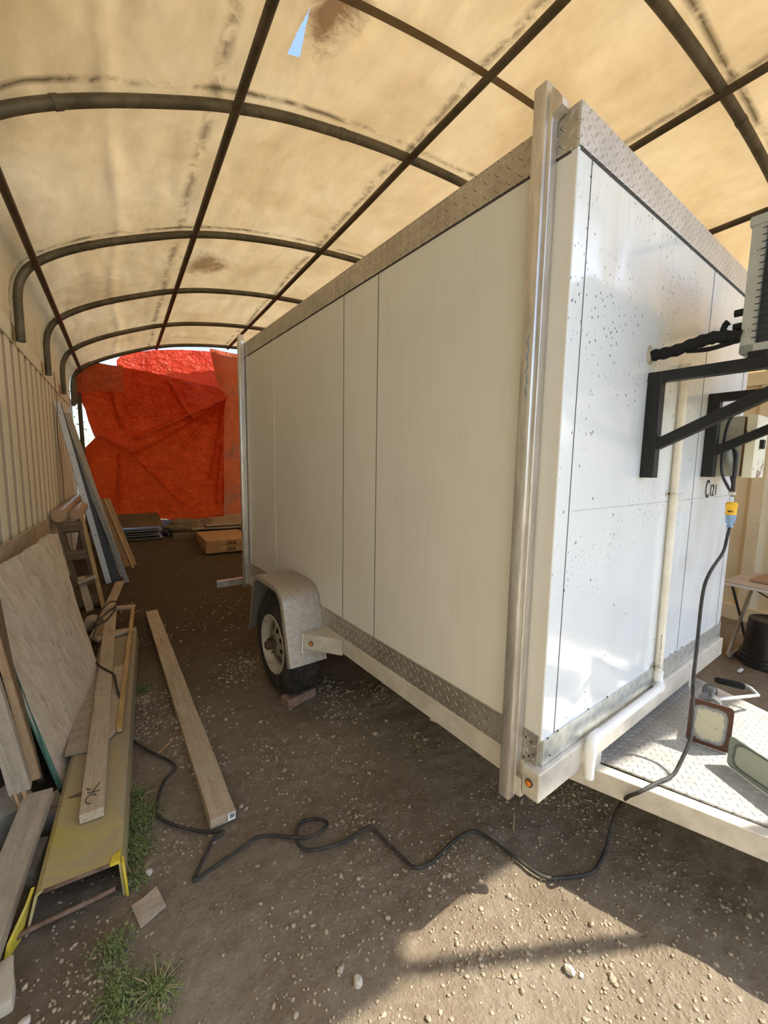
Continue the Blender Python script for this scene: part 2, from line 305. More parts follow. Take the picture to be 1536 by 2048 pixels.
    c = k.mix(k.ramp(k.noise(k.coord('Object', (1, 1, .3), rot=(0.5, 0.4, 0.2)), 34, 4, 0.8), [(0.60, 0.0), (0.72, 0.8)]), c, (0.16, 0.11, 0.06))
    M['osb'] = k.bsdf(c, 0.85, 0, 0.2, k.math('ADD', wv.outputs['Distance'], k.noise(v, 60, 4)), 0.6, 0.006)
    M['green'] = m_plain('green_edge_paint', (0.085, 0.20, 0.135), 0.7, 0, 0.3, 0.25, 14, 0.3, (0.22, 0.27, 0.19))
    k = N('yellow_steel'); v = k.coord()
    c = k.ramp(k.noise(v, 5, 5), [(0.3, (0.44, 0.35, 0.065)), (0.7, (0.54, 0.44, 0.11))])
    c = k.mix(k.ramp(k.noise(v, 3.2, 7, 0.72, 0.6), [(0.33, 0.0), (0.56, 0.9)]), c, (0.37, 0.31, 0.20))
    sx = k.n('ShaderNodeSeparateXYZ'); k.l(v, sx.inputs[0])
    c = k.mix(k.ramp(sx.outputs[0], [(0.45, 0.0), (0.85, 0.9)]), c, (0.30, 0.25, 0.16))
    c = k.mix(k.ramp(k.noise(k.coord('Object', (2, 14, 14)), 4, 6, 0.8), [(0.64, 0.0), (0.7, 0.9)]), c, (0.10, 0.06, 0.035))
    M['ysteel'] = k.bsdf(c, 0.6, 0.1, 0.4, k.noise(v, 40, 4), 0.25, 0.003)
    M['ybright'] = m_plain('bright_yellow_paint', (0.62, 0.47, 0.03), 0.5, 0, 0.4, 0.15, 14, 0.2, (0.30, 0.24, 0.09))
    M['profl'] = m_plain('light_profile', (0.52, 0.53, 0.52), 0.5, 0.45, 0.5, 0.1, 10)
    M['profg'] = m_plain('grey_profile', (0.20, 0.20, 0.19), 0.5, 0.4, 0.5, 0.15, 10)
    M['profd'] = m_plain('dark_profile', (0.055, 0.057, 0.056), 0.5, 0.4, 0.5, 0.15, 10)
    M['profb'] = m_plain('beige_profile', (0.42, 0.38, 0.31), 0.55, 0.2, 0.5, 0.1, 10)
    M['rust'] = m_plain('rusty_iron', (0.16, 0.095, 0.065), 0.85, 0.2, 0.3, 0.4, 26, 0.6, (0.28, 0.20, 0.15))
    M['card'] = m_plain('cardboard', (0.44, 0.265, 0.13), 0.8, 0, 0.2, 0.10, 3, 0.1)
    M['cardd'] = m_plain('dusty_cardboard', (0.33, 0.235, 0.145), 0.85, 0, 0.2, 0.2, 4, 0.2)
    M['tube'] = m_plain('wrapped_tube', (0.42, 0.31, 0.19), 0.35, 0, 0.5, 0.2, 5, 0.3)
    M['burlap'] = m_plain('burlap', (0.21, 0.155, 0.095), 0.9, 0, 0.1, 0.3, 8, 0.6)
    M['film'] = m_plain('black_plastic', (0.02, 0.02, 0.02), 0.35, 0, 0.5, 0.3, 8, 0.6)
    M['tape'] = m_plain('packing_tape', (0.47, 0.30, 0.16), 0.45, 0, 0.5, 0.05)
    M['ink'] = m_plain('black_ink', (0.02, 0.018, 0.016), 0.7, var=0.1)
    M['white'] = m_plain('white_paper', (0.80, 0.80, 0.78), 0.6, var=0.03)
    M['brick'] = m_plain('old_brick', (0.24, 0.145, 0.115), 0.9, 0, 0.2, 0.3, 18, 0.5, (0.27, 0.21, 0.16))
    M['block'] = m_plain('concrete_block', (0.28, 0.265, 0.225), 0.9, 0, 0.2, 0.25, 14, 0.5, (0.21, 0.17, 0.12))
    M['plaster'] = m_plain('plaster_block', (0.44, 0.39, 0.30), 0.9, 0, 0.2, 0.15, 14, 0.4)
    M['stone'] = m_plain('stone', (0.37, 0.32, 0.24), 0.9, 0, 0.2, 0.2, 22, 0.5)
    M['stonew'] = m_plain('pale_stone', (0.50, 0.46, 0.39), 0.9, 0, 0.2, 0.15, 22, 0.4)
    M['gravel'] = m_plain('soil_crumbs', (0.37, 0.305, 0.22), 0.95, 0, 0.15, 0.3, 30, 0.4)
    M['chips'] = m_plain('pale_chips', (0.36, 0.32, 0.25), 0.9, 0, 0.2, 0.3, 12)
    M['leaf'] = m_plain('weed_leaf', (0.15, 0.19, 0.065), 0.7, 0, 0.3, 0.4, 12)
    M['straw'] = m_plain('dry_stem', (0.40, 0.32, 0.19), 0.8, 0, 0.2, 0.2, 12)
    M['leafo'] = m_plain('tree_leaf', (0.16, 0.24, 0.06), 0.7, 0, 0.3, 0.4, 2)
    M['bark'] = m_plain('tree_bark', (0.14, 0.11, 0.08), 0.9, 0, 0.2, 0.3, 8)
    M['bucket'] = m_plain('black_bucket', (0.017, 0.018, 0.018), 0.35, 0, 0.5, 0.2, 10, 0.1)
    M['ptop'] = m_plain('table_top', (0.44, 0.36, 0.29), 0.6, 0, 0.4, 0.1, 6, 0.1)
    M['pedge'] = m_plain('table_edge', (0.62, 0.60, 0.57), 0.5, 0, 0.4, 0.05)
    M['tleg'] = m_plain('table_leg', (0.32, 0.29, 0.235), 0.5, 0.3, 0.4, 0.15)
    M['brownb'] = m_plain('brown_board', (0.33, 0.20, 0.115), 0.6, 0, 0.3, 0.1)
    k = N('jack_plate'); v = k.coord('UV')
    sx = k.n('ShaderNodeSeparateXYZ'); k.l(v, sx.inputs[0])
    def rr(hw, hh, wob):
        nz = k.math('MULTIPLY', k.math('SUBTRACT', k.noise(v, 22, 5, 0.7), 0.5), wob)
        a = k.math('POWER', k.math('ABSOLUTE', k.math('DIVIDE', sx.outputs[0], hw)), 4.0)
        b = k.math('POWER', k.math('ABSOLUTE', k.math('DIVIDE', sx.outputs[1], hh)), 4.0)
        return k.math('MULTIPLY', k.math('ADD', k.math('ADD', a, b), nz), 0.25)
    M['_rr'] = None
    q = rr(0.049, 0.066, 2.6)
    c = k.mix(k.ramp(q, [(0.20, 0.0), (0.28, 1.0)]), (0.52, 0.49, 0.36), k.mix(k.ramp(q, [(0.42, 0.0), (0.62, 1.0)]), (0.26, 0.27, 0.26), (0.085, 0.035, 0.02)))
    sk = k.ramp(k.noise(v, 60, 5, 0.8), [(0.58, 0.0), (0.66, 0.9)])
    c = k.mix(sk, c, (0.10, 0.07, 0.05))
    M['jplate'] = k.bsdf(c, 0.6, 0.2, 0.4, k.noise(v, 80, 4), 0.3, 0.002)
    k2 = N('steel_panel'); v2 = k2.coord('UV'); s2 = k2.n('ShaderNodeSeparateXYZ'); k2.l(v2, s2.inputs[0])
    a = k2.math('POWER', k2.math('ABSOLUTE', k2.math('DIVIDE', s2.outputs[0], 0.150)), 8.0); b = k2.math('POWER', k2.math('ABSOLUTE', k2.math('DIVIDE', s2.outputs[1], 0.050)), 4.0)
    qq = k2.math('MULTIPLY', k2.math('ADD', a, b), 0.5)
    c = k2.ramp(qq, [(0.3, (0.36, 0.38, 0.30)), (0.42, (0.09, 0.10, 0.09)), (0.60, (0.11, 0.12, 0.11)), (0.8, (0.22, 0.25, 0.21))])
    c = k2.mix(k2.ramp(k2.noise(v2, 30, 5, 0.7), [(0.5, 0.0), (0.75, 0.5)]), c, (0.38, 0.39, 0.32))
    M['spanel'] = k2.bsdf(c, 0.55, 0.2, 0.4)
    M.pop('_rr')

TEAR = [(0.853, 2.02), (0.905, 2.285), (0.835, 2.282)]
mats()

# ------------------------------------------------------------------ mesh helpers
TH = R(3.53951762)
FT = Matrix.Rotation(TH, 4, 'Z') @ Matrix.Translation((1.203, 0.715, 0))   # trailer frame: x across, y along, z up
ID = Matrix.Identity(4)
ORG = {}
rnd = random.Random(7)

def uvbox(me):
    uvl = me.uv_layers.new(name='UVMap')
    vs = me.vertices
    for p in me.polygons:
        n = p.normal; a = max(range(3), key=lambda i: abs(n[i]))
        for li in p.loop_indices:
            c = vs[me.loops[li].vertex_index].co
            uvl.data[li].uv = (c.y, c.z) if a == 0 else ((c.x, c.z) if a == 1 else (c.x, c.y))

def build(bm, name, mat, parent=None, frame=ID, origin=None, smooth=False, ang=40, label=None):
    me = bpy.data.meshes.new(name)
    if parent is not None: o0 = ORG[parent.name]
    else:
        if origin is None:
            xs = [v.co for v in bm.verts]
            origin = Vector(((min(v.x for v in xs)+max(v.x for v in xs))/2, (min(v.y for v in xs)+max(v.y for v in xs))/2, min(v.z for v in xs)))
        o0 = Vector(origin)
    bmesh.ops.recalc_face_normals(bm, faces=bm.faces)
    uvn = {}
    bm.to_mesh(me); bm.free()
    uvbox(me)
    me.transform(Matrix.Translation(-o0))
    me.materials.append(M[mat])
    if smooth:
        for p in me.polygons: p.use_smooth = True
        try: me.set_sharp_from_angle(angle=R(ang))
        except Exception: pass
    ob = bpy.data.objects.new(name, me); COL.objects.link(ob)
    if parent is not None:
        ob.parent = parent; ORG[ob.name] = o0
    else:
        ob.matrix_world = frame @ Matrix.Translation(o0); ORG[ob.name] = o0
    if label: ob['label'] = label
    return ob

def empty(name, origin, frame=ID):
    o = bpy.data.objects.new(name, None); COL.objects.link(o); o.empty_display_size = 0.1
    ORG[o.name] = Vector(origin); o.matrix_world = frame @ Matrix.Translation(Vector(origin)); return o

def tag(o, label, cat, group=None, kind=None):
    o['label'] = label; o['category'] = cat
    if group: o['group'] = group
    if kind: o['kind'] = kind
    return o
def struct(o): o['kind'] = 'structure'; return o

def BM(): return bmesh.new()
def box(bm, lo, hi, bev=0.0, mat=None):
    r = bmesh.ops.create_cube(bm, size=1.0); vs = r['verts']
    lo, hi = Vector(lo), Vector(hi); c = (lo+hi)/2; s = hi-lo
    for v in vs: v.co = Vector((v.co.x*s.x, v.co.y*s.y, v.co.z*s.z)) + c
    if mat is not None: bmesh.ops.transform(bm, matrix=mat, verts=vs)
    if bev > 0:
        es = list({e for v in vs for e in v.link_edges})
        bmesh.ops.bevel(bm, geom=es, offset=bev, segments=2, profile=0.5, affect='EDGES')
    return bm
def basis(p0, p1, up=(0, 0, 1)):
    x = (Vector(p1)-Vector(p0)); L = x.length; x.normalize(); up = Vector(up)
    y = up.cross(x)
    if y.length < 1e-4: y = Vector((0, 1, 0)).cross(x)
    y.normalize(); z = x.cross(y)
    return Matrix(((x.x, y.x, z.x, p0[0]), (x.y, y.y, z.y, p0[1]), (x.z, y.z, z.z, p0[2]), (0, 0, 0, 1))), L
def tube(bm, pts, r, n=12, caps=True):
    pts = [Vector(p) for p in pts]; rings = []
    t0 = (pts[1]-pts[0]).normalized(); u = t0.orthogonal().normalized()
    for i, p in enumerate(pts):
        t = (pts[min(i+1, len(pts)-1)]-pts[max(i-1, 0)])
        t = t.normalized() if t.length > 1e-9 else t0
        u = (u - t*u.dot(t)); u = u.normalized() if u.length > 1e-6 else t.orthogonal().normalized()
        w = t.cross(u); rr = r[i] if isinstance(r, (list, tuple)) else r
        rings.append([bm.verts.new(p + (u*cos(2*pi*j/n) + w*sin(2*pi*j/n))*rr) for j in range(n)])
    for a, b in zip(rings, rings[1:]):
        for j in range(n): bm.faces.new((a[j], a[(j+1) % n], b[(j+1) % n], b[j]))
    if caps: bm.faces.new(rings[0][::-1]); bm.faces.new(rings[-1])
    return bm
def smoothpath(pts, k=6, closed=False):
    P = [Vector(p) for p in pts]; out = []
    for i in range(len(P)-1):
        a, b, c, d = P[max(i-1, 0)], P[i], P[i+1], P[min(i+2, len(P)-1)]
        for s in range(k):
            t = s/k
            out.append(0.5*((2*b)+(c-a)*t+(2*a-5*b+4*c-d)*t*t+(3*b-a-3*c+d)*t*t*t))
    out.append(P[-1]); return out
def prism(bm, poly, d):   # poly: 3-D outline, d: extrusion vector
    d = Vector(d); a = [bm.verts.new(Vector(p)) for p in poly]; b = [bm.verts.new(Vector(p)+d) for p in poly]; n = len(a)
    bm.faces.new(a[::-1]); bm.faces.new(b)
    for i in range(n): bm.faces.new((a[i], a[(i+1) % n], b[(i+1) % n], b[i]))
    return bm
def cyl(bm, p0, p1, r0, r1=None, n=24): return tube(bm, [p0, p1], [r0, r0 if r1 is None else r1], n)
def lathe(bm, prof, c, axis='z', n=40):
    rings = []
    for r, h in prof:
        ring = []
        for j in range(n):
            a = 2*pi*j/n
            if axis == 'z': q = (c[0]+r*cos(a), c[1]+r*sin(a), c[2]+h)
            else: q = (c[0]+h, c[1]+r*cos(a), c[2]+r*sin(a))
            ring.append(bm.verts.new(q))
        rings.append(ring)
    for a, b in zip(rings, rings[1:]):
        for j in range(n): bm.faces.new((a[j], a[(j+1) % n], b[(j+1) % n], b[j]))
    return rings
def plank(name, p0, p1, w, t, mat, up=(0, 0, 1), parent=None, bev=0.003, rough=True, seed=0, label=None):
    """board whose local X runs along its length; p0/p1 = centre of the end faces"""
    mtx, L = basis(p0, p1, up); bm = BM(); n = max(2, int(L/0.12)); rg = random.Random(seed+int(L*1000))
    def prof(i):
        x = L*i/n; j = 0.0015 if rough else 0
        return [(x+(rg.uniform(-.006, .006) if i in (0, n) and rough else 0), sy*w/2+rg.uniform(-j, j), sz*t/2+rg.uniform(-j, j)) for sy, sz in ((-1, -1), (1, -1), (1, 1), (-1, 1))]
    rings = [[bm.verts.new(q) for q in prof(i)] for i in range(n+1)]
    for a, b in zip(rings, rings[1:]):
        for j in range(4): bm.faces.new((a[j], a[(j+1) % 4], b[(j+1) % 4], b[j]))
    bm.faces.new(rings[0][::-1]); bm.faces.new(rings[-1])
    me = bpy.data.meshes.new(name); bmesh.ops.recalc_face_normals(bm, faces=bm.faces); bm.to_mesh(me); bm.free(); uvbox(me)
    me.materials.append(M[mat]); ob = bpy.data.objects.new(name, me); COL.objects.link(ob)
    if parent is not None:
        ob.parent = parent; ob.matrix_local = Matrix.Translation(-ORG[parent.name]) @ mtx
    else: ob.matrix_world = mtx
    if label: ob['label'] = label
    return ob
def rock(bm, c, r, seed, sub=2, flat=0.7):
    res = bmesh.ops.create_icosphere(bm, subdivisions=sub, radius=1.0)
    s = Vector((rnd.uniform(.75, 1.25), rnd.uniform(.75, 1.25), flat)); rot = Matrix.Rotation(rnd.uniform(0, 6.28), 3, 'Z')
    for v in res['verts']:
        p = v.co.copy(); f = 1+0.35*noise.noise(p*1.3+Vector((seed, 0, 0)))+0.12*noise.noise(p*3.1+Vector((0, seed, 0)))
        q = Vector((p.x*s.x, p.y*s.y, p.z*s.z))*f*r; v.co = rot @ q + Vector(c)
def gz(x, y):
    t = min(max((y-5.5)/3.0, 0), 1); b = 0.34*math.exp(-((y-9.05)/0.42)**2) if y > 7.6 and y < 10.6 else 0
    return 0.22*t*t*(3-2*t)+b
def ghei(x, y):
    z = gz(x, y)
    if -1.2 < x < 7 and -2.5 < y < 12:
        z += 0.016*noise.noise(Vector((x*1.1, y*1.1, 0)))+0.012*noise.noise(Vector((x*3.2, y*3.2, 3)))+0.006*noise.noise(Vector((x*9, y*9, 5)))+0.005*noise.noise(Vector((x*20, y*20, 9)))+0.0045*abs(noise.noise(Vector((x*34, y*34, 2))))
    return z - 0.006
# ------------------------------------------------------------------ the setting: ground, walls, canopy
def ground():
    def axis(a, b, c0, c1, fine, coarse):
        out = []; x = a
        while x < b:
            out.append(x)
            d = 0 if c0 <= x <= c1 else min(abs(x-c0), abs(x-c1))
            x += fine + (coarse-fine)*min(1, d/8.0)
        out.append(b); return out
    xs = axis(-26, 30, -0.6, 2.5, 0.014, 1.6); ys = axis(-25, 40, 0.25, 2.8, 0.014, 1.6)
    bm = BM(); g = [[bm.verts.new((x, y, ghei(x, y))) for y in ys] for x in xs]
    for i in range(len(xs)-1):
        for j in range(len(ys)-1): bm.faces.new((g[i][j], g[i+1][j], g[i+1][j+1], g[i][j+1]))
    struct(build(bm, 'floor', 'dirt', origin=(0, 0, 0), smooth=True, ang=180))
ground()

def corr_wall(name, x_in, sgn, y0, y1, mat, pitch, depth, ztop=2.45, fl=.56, sl=.13):
    bm = BM(); y = y0; prof = []
    while y < y1:
        f = pitch
        prof += [(y, 0), (y+f*fl, 0), (y+f*(fl+sl), depth), (y+f*(1-sl), depth)]; y += f
    prof.append((y1, 0))
    a = [bm.verts.new((x_in+sgn*d, yy, 0.12)) for yy, d in prof]; b = [bm.verts.new((x_in+sgn*d, yy, ztop)) for yy, d in prof]
    a2 = [bm.verts.new((x_in+sgn*(depth+.06), yy, 0.12)) for yy, d in (prof[0], prof[-1])]; b2 = [bm.verts.new((x_in+sgn*(depth+.06), yy, ztop)) for yy, d in (prof[0], prof[-1])]
    for i in range(len(prof)-1): bm.faces.new((a[i], a[i+1], b[i+1], b[i]))
    box(bm, (min(x_in-sgn*.012, x_in+sgn*.07), y0, ztop), (max(x_in-sgn*.012, x_in+sgn*.07), y1, 2.585), 0.006)
    box(bm, (min(x_in-sgn*.01, x_in+sgn*.10), y0, -.05), (max(x_in-sgn*.01, x_in+sgn*.10), y1, 0.14), 0.006)
    box(bm, (min(x_in+sgn*.10, x_in+sgn*.14), y0, 0), (max(x_in+sgn*.10, x_in+sgn*.14), y1, 2.5), 0)   # inner lining
    box(bm, (min(x_in-sgn*.02, x_in+sgn*.16), y1-.02, 0), (max(x_in-sgn*.02, x_in+sgn*.16), y1+.14, 2.585), 0.01)  # corner post
    box(bm, (min(x_in+sgn*.10, x_in+sgn*1.6), y0, 2.52), (max(x_in+sgn*.10, x_in+sgn*1.6), y1, 2.58), 0)
    return struct(build(bm, name, mat, origin=(x_in, (y0+y1)/2, 0)))
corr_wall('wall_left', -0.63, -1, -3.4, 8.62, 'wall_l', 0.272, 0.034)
corr_wall('wall_right', 5.52, 1, -1.6, 9.0, 'wall_r', 0.30, 0.05, 2.45, .35, .15)

HALF = [(-.575, 2.46), (-.575, 2.66), (-.572, 2.80), (-.545, 2.92), (-.47, 3.035), (-.30, 3.165), (-.04, 3.305), (.31, 3.455), (.63, 3.572), (1.05, 3.675), (1.70, 3.765), (2.45, 3.80)]
PROF = HALF + [(4.90-x, z) for x, z in HALF[-2::-1]]
HOOPS = [-0.28, 1.17, 2.62, 4.17, 5.61, 7.05, 8.43]
def prof_pt(x):     # height of the hoop line over x
    for (a, za), (b, zb) in zip(PROF, PROF[1:]):
        if a <= x <= b and b > a: return za+(zb-za)*(x-a)/(b-a)
    return 2.8
def canopy():
    P = smoothpath([(x, 0, z) for x, z in PROF], 14)
    # arc samples with outward normals
    pts = []
    for i, p in enumerate(P):
        t = (P[min(i+1, len(P)-1)]-P[max(i-1, 0)]).normalized(); n = Vector((-t.z, 0, t.x))
        pts.append((p, n))
    bm = BM(); ny = 420; y0, y1 = -0.57, 8.62; rows = []
    for j in range(ny+1):
        s = j/ny; row = []
        for i, (p, n) in enumerate(pts):
            # front edge: sits further back over x > 3.4 (unseen ragged hem, stepped to shape the sun patch)
            e = 0.0
            if p.x < 3.42: e = -0.11
            elif p.x < 3.50: e = -0.11*(3.50-p.x)/0.08
            e += 0.025*noise.noise(Vector((p.x*3, 0, 4)))
            y = y0+e + (y1-(y0+e))*s
            dh = min(abs(y-h) for h in HOOPS); near = min(1.0, dh/0.45)
            b = 0.036 + near*(0.018+0.020*noise.noise(Vector((p.x*1.3, y*1.1, 2))))
            b += near*0.016*abs(noise.noise(Vector((p.x*5, y*1.2, 7))))
            b += 0.011*abs(noise.noise(Vector((p.x*9+y*1.5, y*0.9, 11))))*math.exp(-dh/0.30) + 0.007*abs(noise.noise(Vector((p.x*4-y*3, y*5, 13))))*near
            dp = min(abs(p.x-k_) for k_ in (-.46, .64, 1.84, 3.06, 4.26, 5.36)); b += 0.010*abs(noise.noise(Vector((p.x*2, y*9, 17))))*math.exp(-dp/0.16)
            # lengthwise crease between the left eave purlin and the next one
            d = p.x-(0.08+0.03*sin(y*2.0)); b += 0.020*math.exp(-(d/0.035)**2)*(0.6+0.4*noise.noise(Vector((0, y*2, 1))))
            q = p + n*b; row.append(bm.verts.new((q.x, y, q.z)))
        rows.append(row)
    for a, b in zip(rows, rows[1:]):
        for i in range(len(a)-1): bm.faces.new((a[i], a[i+1], b[i+1], b[i]))
    struct(build(bm, 'ceiling', 'canopy', origin=(0, 0, 0), smooth=True, ang=180))
    root = empty('shelter_frame', (2.45, 4.0, 2.46))
    tag(root, 'dark arched pipe frame of hoops and lengthwise purlins under the tan canopy cloth', 'shelter frame')
    for y in HOOPS:
        bm = BM(); tube(bm, [(p.x, y, p.z) for p, n in pts], 0.029, 12); build(bm, 'hoop', 'pipe', root, smooth=True)
    for x in (-.46, .64, 1.84, 3.06, 4.26, 5.36):
        bm = BM(); z = prof_pt(x)-0.018; dx = -.018 if x > 2.45 else .018
        tube(bm, [(x+dx*0.6, -0.36+k*0.9, z+0.004*sin(k*2.1+x)) for k in range(10)]+[(x+dx*.6, 8.46, z)], 0.024, 10); build(bm, 'purlin', 'purlin', root, smooth=True)
    # couplers where two pipe lengths of a hoop meet
    for y, xx in ((1.17, 3.35), (2.62, -.19), (2.62, 1.32), (4.17, -.12), (4.17, 3.7), (5.61, 0.0)):
        i = min(range(len(pts)), key=lambda k: abs(pts[k][0].x-xx)); a, b = pts[i][0], pts[min(i+1, len(pts)-1)][0]
        bm = BM(); d = (b-a).normalized()*0.035; cyl(bm, (a.x, y, a.z), (a.x+d.x, y, a.z+d.z), 0.0315, n=14); build(bm, 'pipe_collar', 'pipe', root, smooth=True)
    # flat darker band lying across the cloth between the first two hoops
    pp = [(p.x, 1.87+0.02*sin(p.x), p.z+0.030) for p, n in pts if 0.9 < p.x < 4.2]
    bm = BM(); a = [bm.verts.new((x, y-.022, z)) for x, y, z in pp]; b = [bm.verts.new((x, y+.022, z)) for x, y, z in pp]
    for i in range(len(pp)-1): bm.faces.new((a[i], a[i+1], b[i+1], b[i]))
    r = bmesh.ops.solidify(bm, geom=bm.faces[:], thickness=0.004)
    tag(build(bm, 'roof_band', 'band', smooth=True), 'flat tan band running across the canopy between its two front hoops', 'band')
canopy()
# ------------------------------------------------------------------ the trailer (x across from its left side, y back from its front, z up)
TW, TL, TZ = 1.90, 3.10, 2.615
def trailer():
    t = empty('enclosed_trailer', (0.95, 1.5, 0), FT)
    tag(t, 'white box trailer with diamond plate trim standing on the dirt under the canopy', 'trailer')
    P = lambda bm, n, m, **k: build(bm, n, m, t, **k)
    P(box(BM(), (0.04, 0.04, .56), (TW-.04, TL-.04, 2.60)), 'body_shell', 'shell')
    P(box(BM(), (.012, .012, 2.585), (TW-.01, TL-.01, 2.606), .002), 'roof', 'shell')
    P(box(BM(), (0, 0.0, .66), (.045, TL, 2.505), .002), 'side_panel', 'side', label='cream white left side wall')
    P(box(BM(), (.002, -.002, .655), (TW, .045, 2.505), .002), 'front_panel', 'front', label='glossy white front wall with dark flecks')
    P(box(BM(), (TW-.045, .01, .56), (TW, TL, 2.6)), 'side_panel', 'side'); P(box(BM(), (.01, TL-.045, .56), (TW-.01, TL-.001, 2.6)), 'rear_panel', 'side')
    for y in (.985, 1.310):
        P(box(BM(), (-.0012, y, .66), (.01, y+.004, 2.50)), 'panel_joint', 'seam', label='dark vertical seam')
    P(box(BM(), (-.002, 2.34, .66), (.01, 2.352, 2.50), .0015), 'panel_joint', 'side')
    P(box(BM(), (-.003, 2.93, .56), (.01, 2.97, 2.50), .0015), 'panel_joint', 'side')
    for x, z0, w in ((.076, .65, .0035), (1.200, .65, .0035), (1.815, .65, .003)):
        P(box(BM(), (x, -.0030, z0), (x+w, .01, 2.50)), 'panel_joint', 'seam', label='dark vertical seam')
    P(box(BM(), (.08, -.0026, 1.438), (1.81, .01, 1.4405)), 'panel_joint', 'galv')
    P(box(BM(), (.01, -.0034, 2.497), (1.89, .01, 2.505)), 'panel_joint', 'seam', label='dark horizontal seam under the top trim')
    P(box(BM(), (-.0014, 0.02, 2.496), (.01, 3.0, 2.502)), 'panel_joint', 'seam')
    # trim
    P(box(BM(), (-.006, -.0, 2.502), (.03, TL, 2.618), .001), 'side_top_trim', 'dia_side')
    P(box(BM(), (-.005, -.007, 2.506), (TW+.005, .03, 2.620), .001), 'front_top_trim', 'dia_front')
    P(box(BM(), (-.006, .006, .555), (.03, TL, .672), .001), 'side_bottom_trim', 'dia_side')
    P(box(BM(), (.008, -.007, .565), (TW, .03, .660), .001), 'front_bottom_trim', 'galv', label='dull galvanised strip along the foot of the front wall')
    # frame
    P(box(BM(), (-.008, .04, .458), (.06, TL+.02, .556), .004), 'frame_rail', 'beam')
    P(box(BM(), (TW-.06, .04, .458), (TW+.008, TL+.02, .556), .004), 'frame_rail', 'beam')
    cb = P(box(BM(), (-.032, -.024, .456), (TW+.008, .042, .563), .005), 'front_crossbeam', 'beam')
    for y in (.9, 1.7, 2.5): P(box(BM(), (.06, y, .47), (TW-.06, y+.05, .55)), 'cross_member', 'beam')
    P(box(BM(), (-.24, 3.20, .41), (TW+.1, 3.25, .475), .004), 'rear_bumper', 'alu')
    for x in (.4, 1.5): P(box(BM(), (x, 3.08, .43), (x+.05, 3.22, .46)), 'bumper_bracket', 'beam')
    def light(c, ax, par, nm='marker_light'):
        bm = BM(); c = Vector(c); ax = Vector(ax)
        cyl(bm, c, c+ax*.006, .014, n=20); o = build(bm, nm, 'ring', t, smooth=True)
        bm = BM(); tube(bm, [c+ax*.005, c+ax*.009, c+ax*.012], [.010, .009, .004], 18)
        l = build(bm, 'lens', 'amber', t, smooth=True, label='round amber lens'); l.parent = o
        l.matrix_local = Matrix.Identity(4); l.data.transform(Matrix.Translation(Vector((0, 0, 0))))
        return o
    light((-.032, .012, .512), (-1, 0, 0), t)
    # posts: square tubes on the left side
    def post(y, z0, z1, n):
        P(box(BM(), (-.054, y, z0), (-.006, y+.046, z1), .008), 'corner_post', 'alu', smooth=True)
        P(box(BM(), (-.040, y-.013, z0+.03), (-.0065, y+.002, z1-.05), .003), 'post_flange', 'alu')
        P(box(BM(), (-.03, y+.044, z0+.03), (-.0065, y+.060, z1-.04), .002), 'post_flange', 'brown', label='dark gap strip')
    post(.076, .405, 2.705, 0); post(3.00, .44, 2.69, 1)
    bm = BM(); prism(bm, [(-.045, .066, 2.60), (-.045, .030, 2.612), (-.045, .030, 2.63), (-.045, .046, 2.655), (-.045, .066, 2.68)], (.035, 0, 0)); P(bm, 'post_gusset', 'alu')
    P(box(BM(), (-.03, .045, .43), (-.004, .085, .50), .004), 'post_foot', 'beam')
    # little screws and corner plate fixings
    for x, y, z in ((-.006, .035, .585), (-.006, .018, .60), (-.006, .03, .64), (-.006, .055, .57), (-.006, .05, .648)):
        P(cyl(BM(), (x, y, z), (x-.003, y, z), .004, n=10), 'rivet', 'seam')
    for x, z in ((.09, .665), (.03, .662), (.45, .668), (.30, .67), (1.16, .668), (1.25, .668), (1.86, .67), (.05, .59), (1.86, .585), (1.1, .67)):
        P(cyl(BM(), (x, -.007, z), (x, -.010, z), .0035, n=10), 'rivet', 'seam')
    # fender
    pr = [(1.50, .345), (1.550, .52), (1.600, .695), (1.622, .745), (1.660, .785), (1.715, .805), (1.78, .810), (1.885, .810), (1.99, .810), (2.055, .805), (2.11, .785), (2.148, .745), (2.17, .695), (2.22, .52), (2.27, .345)]
    pp = [Vector((0, a, b)) for a, b in pr]; pp = smoothpath(pp, 4); ce = Vector((0, 1.885, .45))
    bm = BM(); secs = []
    for i, p in enumerate(pp):
        tn = (pp[min(i+1, len(pp)-1)]-pp[max(i-1, 0)]).normalized(); nn = Vector((0, -tn.z, tn.y)); nn = nn if nn.dot(p-ce) > 0 else -nn
        prof = [(-.004, 0), (-.238, 0), (-.250, -.004), (-.257, -.014), (-.258, -.038), (-.254, -.038), (-.252, -.016), (-.246, -.009), (-.236, -.005), (-.004, -.005)]
        secs.append([bm.verts.new(Vector((x, p.y, p.z)) + nn*h) for x, h in prof])
    for a, b in zip(secs, secs[1:]):
        for j in range(len(a)): k = (j+1) % len(a); bm.faces.new((a[j], a[k], b[k], b[j]))
    bm.faces.new(secs[0]); bm.faces.new(secs[-1][::-1])
    fe = P(bm, 'fender', 'fender', smooth=True)
    bm = BM(); prism(bm, [(-.004, 1.30, .44), (-.165, 1.535, .44), (-.165, 1.56, .44), (-.004, 1.545, .44)], (0, 0, .098)); bmesh.ops.bevel(bm, geom=bm.edges[:], offset=.004, segments=2, affect='EDGES')
    P(bm, 'fender_bracket', 'beam')
    n = Vector((-.235, -.161, 0)).normalized(); c = Vector((-.125, 1.4765, .485)); light(c+n*.002, n, t)
    bm = BM(); tube(bm, [(-.158, 1.522, .535), (-.176, 1.50, .45), (-.176, 1.488, .43)], .004, 8); P(bm, 'weld_bead', 'alu', smooth=True)
    # wheel
    w = empty('wheel_root', (0, 0, 0)); bpy.data.objects.remove(w)
